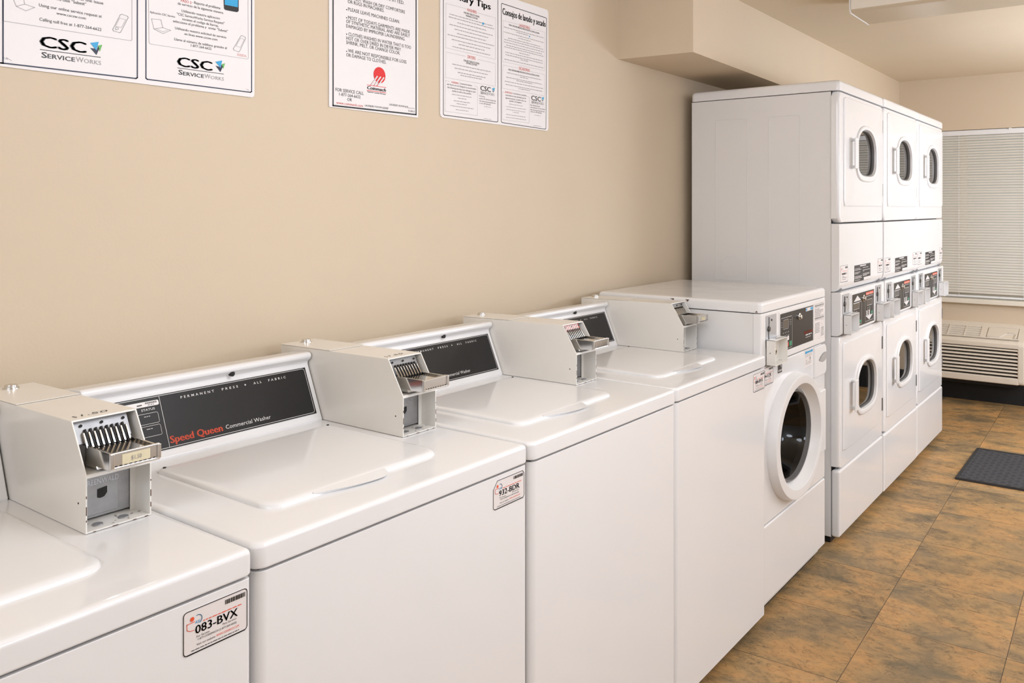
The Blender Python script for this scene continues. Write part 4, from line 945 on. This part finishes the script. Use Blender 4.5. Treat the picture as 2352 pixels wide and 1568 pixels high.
# ------------------------------------------------------------ stacked dryers
DW = .690; DX = .7181; DPITCH = .6973
WC = .377
def dryer_door(t, z0, z1, zc, y0, y1, big):
    """door slab with arched window: panel > window_ring, door_glass, door_seal, handle, hinges"""
    c = (WC, zc); r = (.012, big, .018, .012)
    O = by_angle(rrect(y0, y1, z0, z1, r, 6), c); O1 = by_angle(rrect(y0 + .004, y1 - .004, z0 + .004, z1 - .004, r, 6), c)
    I = dshape(WC, zc, .160, .111); X = DX + .007
    bm = new(); loops(bm, [at(DX - .002, O), at(X - .003, O), at(X, O1), at(X, I), at(DX - .012, I)]); d = finish('door', bm, 'enamel', t, 40)
    D = lambda x, ry, rz, dz=0: at(x, dshape(WC, zc + dz, ry, rz))
    bm = new(); loops(bm, [D(X - .001, .172, .126, -.003), D(X + .005, .171, .125, -.003), D(X + .0085, .167, .121, -.0025), D(X + .0085, .158, .110, -.001), D(X + .006, .1525, .104), D(X - .012, .1495, .101), D(X - .014, .147, .099)])
    finish('window_ring', bm, 'plastic', d, 50)
    bm = new(); loops(bm, [D(X - .010, .1505, .102), D(X - .004, .150, .1015), D(X - .004, .146, .0985), D(X - .016, .1455, .098), D(X - .016, .141, .094), D(X - .03, .139, .092)]); finish('door_seal', bm, 'gasket', d, 40)
    bm = new(); loops(bm, [D(X - .0125, .1465, .0985), D(X - .017, .1465, .0985)], True, True); finish('door_glass', bm, 'glass', d, None)
    hz = zc - .012; bm = new()
    for z in (hz - .058, hz + .058): box(bm, X - .001, X + .022, .150, .176, z - .006, z + .006, .003, 2)
    box(bm, X + .016, X + .024, .132, .178, hz - .066, hz + .066, .004, 3)
    finish('door_handle', bm, 'plastic', d, 40)
    bm = new()
    for z in (z1 - .077, z0 + .078): box(bm, DX - .001, DX + .0035, .669, .681, z - .030, z + .030, .001, 1)
    finish('hinge', bm, 'gasket', d)
    return d
def front_frame(t, name, z0, z1, zc):
    c = (WC, zc); O = by_angle(rrect(.0015, DW - .0015, z0, z1, .003, 3), c); I = dshape(WC, zc, .160, .111)
    Ls = [at(.684, O), at(DX - .014, O)]
    for a in (30, 60, 90):
        k = .014 * (1 - math.cos(math.radians(a))); e = .012 * (1 - math.cos(math.radians(a)))
        Ls.append(at(DX - .014 + .014 * math.sin(math.radians(a)), by_angle(rrect(.0015 + k, DW - .0015 - k, z0 + k * .35, z1 - k * .35, .003, 3), c)))
    bm = new(); loops(bm, Ls + [at(DX, I), at(.66, I)]); o = finish(name, bm, 'enamel', t, 40)
    E = lambda x, ry, rz: ell(x, WC - .03, zc, ry, rz, 48)
    bm = new(); loops(bm, [E(.675, .29, .215), E(.45, .30, .225), E(.2, .30, .225), E(.19, .26, .19)], False, True)
    finish('drum', bm, 'drum', t, 40); return o
def side_emboss(bm):
    for a0, a1 in ((.168, .318), (.415, .552)):
        for pts in (rrect(a0, a1, 1.079, 1.795, .008, 4),): tube(bm, [(a, .0042, b) for a, b in pts], .0011, 6, True)
    tube(bm, [(.2453 + .050 * math.cos(2 * math.pi * i / 32), .0042, 1.140 + .046 * math.sin(2 * math.pi * i / 32)) for i in range(32)], .0009, 6, True)
def make_dryer():
    t = thing('stacked_dryer', '', 'dryer')
    bm = new()
    for a in ((.05, .683, .0045, .012), (.05, .683, DW - .012, DW - .0045)): box(bm, a[0], a[1], a[2], a[3], .034, 1.884)
    box(bm, .05, .06, .011, DW - .011, .034, 1.884); box(bm, .06, .683, .011, DW - .011, .034, .05); box(bm, .06, .683, .011, DW - .011, 1.875, 1.884); box(bm, .06, .683, .011, DW - .011, .95, .97); box(bm, .66, .683, .011, DW - .011, .05, .33)
    side_emboss(bm); finish('cabinet', bm, 'powder', t, 40)
    finish('front_corner_seam', box(new(), .6825, .6845, .0060, DW - .0060, .036, 1.886), 'dark', t)
    bm = new(); Ls = []
    for d, z in ((.004, 1.8865), (.001, 1.8875), (0, 1.890), (0, 1.915), (.0015, 1.922), (.005, 1.9275), (.012, 1.9305), (.03, 1.9315)): Ls.append([(a, b, z) for a, b in rrect(.047 + d, DX + .003 - d, d, DW - d, .018, 6)])
    loops(bm, Ls, True, True); finish('top_cover', bm, 'enamel', t, 40)
    front_frame(t, 'upper_front_panel', 1.3385, 1.884, 1.645)
    dryer_door(t, 1.408, 1.866, 1.645, .056, .662, .018)
    # plain panel, curling in above the controls
    prof = [(.684, 1.3345), (DX - .006, 1.3345), (DX - .002, 1.333), (DX, 1.329), (DX, 1.088), (DX - .003, 1.073), (DX - .010, 1.061), (DX - .020, 1.0525), (.684, 1.0515)]
    mp = finish('middle_panel', prism(new(), prof, 'y', .0015, DW - .0015, .008, 3), 'enamel', t, 45)
    for y in (.045, .645):
        finish('lock_tab', prism(new(), [(DX - .020, 1.055), (DX - .004, 1.066), (DX - .002, 1.064), (DX - .008, 1.0525), (DX - .004, 1.049), (DX - .018, 1.047)], 'y', y - .004, y + .004, .0006, 1), 'steel', mp)
    # control section
    prof = [(.684, 1.0495), (DX + .002, 1.0495), (DX + .006, 1.046), (DX + .006, .884), (DX + .003, .875), (DX - .010, .868), (.684, .868)]
    cp = finish('control_panel', prism(new(), prof, 'y', .0015, DW - .0015, .004, 2), 'enamel', t, 45)
    X = DX + .006; bm = new(); O = rrect(.141, .506, .876, 1.036, .004); I = rrect(.150, .498, .884, 1.029, .003)
    loops(bm, [at(X - .001, O), at(X + .0035, O), at(X + .0035, I), at(X - .001, I)]); finish('panel_bezel', bm, 'enamel', t)
    fa = finish('fascia', prism(new(), rrect(.151, .497, .885, 1.028, .002), 'x', X - .001, X + .0015), 'black_metal', t); MX = fplane(X + .0015)
    f = Flat()
    for a0, a1, b0, b1 in ((.165, .300, .893, .990), (.355, .485, .893, 1.004)): f.line(rrect(a0, a1, b0, b1, .004), .0016, True)
    f.poly([(.180, .996), (.290, .996), (.235, 1.020)]); f.poly([(.362, .918), (.482, .918), (.422, .896)])
    for a in (.178, .385): f.line(rrect(a, a + .085, .962, .988, .002), .0016, True); [f.disc(a + .015 + .03 * k, .952, .003, 8) for k in range(2)]; [f.disc(a + .015 + .03 * k, .944, .003, 8) for k in range(2)]
    for i in range(3):
        for j in range(2): f.disc(.385 + .036 * j, .937 - .0075 * i, .013, 16, .0032)
    f.build('panel_print', 'whiteink', fa, MX)
    f = Flat(); f.rect(.368, .490, 1.010, 1.0225); f.build('brand_strip', 'orange', fa, MX); f = Flat(); f.text('Speed Queen', .374, 1.0125, .105, .007, 'M'); f.build('brand_lettering', 'label', fa, MX, .0010)
    [Flat().poly(rrect(a, a + .079, .964, .986, .002)).build('display_window', 'lcd', fa, MX) for a in (.181, .388)]
    for q in (rrect(.452, .478, .921, .932, .002), rrect(.268, .292, .898, .910, .002)): Flat().poly(q).build('start_key', 'keygreen', fa, MX)['label'] = 'green start key'
    bm = new(); cyl(bm, (X, .328, 1.001), .016, .006, 'x', 22, .002); cyl(bm, (X + .005, .328, .999), .010, .008, 'x', 18, .002); finish('lock', bm, 'chrome', t, 40)
    for y in (.020, .532):
        pl = finish('coin_plate', prism(new(), rrect(y, y + .097, .958, 1.040, .002), 'x', X - .001, X + .002), 'grey_plate', t)
        bm = new(); tube(bm, [(X + .003, y + .028, 1.032), (X + .003, y + .026, 1.0), (X + .003, y + .030, .990), (X + .003, y + .028, .965)], .0020, 6); cyl(bm, (X + .001, y + .024, 1.000), .010, .006, 'x', 14, .002); cyl(bm, (X + .001, y + .062, 1.026), .0035, .003, 'x', 10)
        finish('coin_slot', bm, 'drum', pl)
        c = coin_chute(t, X, .757, y + .012, y + .134, .875, .957, False)
        finish('side_hole', cyl(new(), (.738, y + .0114, .915), .0014, .001, 'y', 8), 'dark', c)
        f = Flat(); f.greek(y + .06, -.745, .05, .006); f.build('lettering', 'greyink', c, plane((0, 0, .957), (0, 1, 0), (-1, 0, 0)))
    # lower dryer
    front_frame(t, 'lower_front_panel', .3165, .8655, .616)
    dryer_door(t, .386, .836, .616, .040, .640, .055)
    finish('base_panel', box(new(), .683, DX + .001, .0015, DW - .0015, .036, .3125, .010, 4), 'enamel', t, 45)
    finish('kick_plate', box(new(), .10, .672, .03, DW - .04, 0, .04), 'rubber', t)
    # stickers
    id_sticker(t, DX, .015, .118, 1.090, 1.160, 'a', False, True)
    id_sticker(t, DX, .595, .686, 1.095, 1.162, 'b', False, True)
    k = finish('instruction_label', prism(new(), [(.216, 1.078), (.470, 1.078), (.470, 1.150), (.216, 1.150)], 'x', DX, DX + .0006), 'ink', t, None)
    k['label'] = 'black instruction label with white print'
    f = Flat(); f.rect(.300, .395, 1.1425, 1.147)
    for a, b, q in ((.22, 1.133, .08), (.22, 1.1275, .1), (.22, 1.117, .085), (.22, 1.112, .06), (.22, 1.100, .11), (.22, 1.0955, .1), (.22, 1.091, .11), (.22, 1.083, .08), (.345, 1.133, .09), (.345, 1.122, .11), (.345, 1.117, .02), (.345, 1.106, .11), (.345, 1.1015, .1), (.345, 1.097, .06)): f.greek(a, b, q, .0036)
    f.rect(.358, .468, 1.079, 1.0915); f.build('lettering', 'label', k, fplane(DX + .0006))
    return t
d0 = make_dryer()
DL = ['white stacked dryer nearest the washers, its whole side panel exposed', 'middle white stacked dryer of the three tall stacks', 'white stacked dryer at the window end, beside the air conditioner']
for k in range(3):
    o = d0 if k == 0 else copy_tree(d0)
    o.location = ((0, .0031, .0012)[k], 2.7823 + DPITCH * k, 0); o['group'] = 'stacked dryers along the wall'; o['label'] = DL[k]

# ------------------------------------------------------------ wall signs
INK = {'k': 'ink', 'd': 'softink', 'y': 'greyink', 'n': 'navy', 'r': 'red', 'R': 'cred', 'b': 'blue', 'e': 'green', 'w': 'whiteink'}
def poster(name, label, y0, y1, z0, z1, rad, items, mt='paper'):
    bm = new(); pts = rrect(y0, y1, z0, z1, rad)
    prism(bm, pts, 'x', 0.0006, .0035)
    o = finish(name, bm, mt); o['label'] = label; o['category'] = 'sign'
    G = {}; MX = fplane(.0035)
    order = []
    for e in items:
        if e[0] == 'l' and e[3] > .002 and e[2][0] != e[2][-1]:      # outer frames run up and close near the top of the sheet
            q = list(e[2]); ya = max(q[0][0], y0 + .012)
            if q[0][1] < 1.7: q[0] = (ya, q[1][1]); q = [(ya, z1 - .014)] + q
            else: q[0] = (q[1][0] if abs(q[0][0] - q[1][0]) < .01 else ya, z1 - .014)
            q[-1] = (q[-2][0], z1 - .014); e = (e[0], e[1], q + [q[0]], e[3])
        c = e[1]; kind = {'t': 'lettering', 'g': 'lettering', 'l': 'ruling', 'f': 'emblem', 'c': 'emblem'}[e[0]]
        key = (kind, c)
        if kind == 'ruling' and e[3] > .002: kind = 'frame_border'; key = (kind, c, e[2][0])
        if key not in G: G[key] = Flat(); order.append(key)
        F = G[key]
        if e[0] == 't': F.text(e[2], e[3], e[4], e[5], e[6], e[7])
        elif e[0] == 'g': F.greek(e[2], e[3], e[4], e[5])
        elif e[0] == 'l': F.line(e[2], e[3])
        elif e[0] == 'f': F.poly(e[2])
        elif e[0] == 'c': F.disc(e[2], e[3], e[4], 40)
    names = {'k': 'black', 'd': 'black', 'y': 'grey', 'n': 'navy', 'r': 'red', 'R': 'red', 'b': 'blue', 'e': 'green', 'w': 'white'}
    for key in order:
        kind, c = key[:2]
        p = G[key].build(kind, INK[c], o, MX, {'ruling': .0005, 'frame_border': .0005, 'lettering': .0006, 'emblem': .0007}[kind] + (.0004 if c == 'w' else 0) + (.0002 if c == 'b' else 0))
        p['label'] = names[c] + ' printed ' + kind.replace('_', ' ')
    return o
poster('service_sign', 'widest white sign at left, two framed panels with service phone logo', -.066, .4965, 1.6655, 2.105, .009, POSTER_A)
poster('rules_sign', 'white laundry rules sign with thick black border and red disc logo, middle of three', .7245, 1.0565, 1.666, 2.10, .002, POSTER_B)
poster('laundry_tips_sign', 'white laundry tips sign with English and Spanish panels, nearest to the dryers', 1.1525, 1.7195, 1.6765, 2.112, .012, POSTER_C)
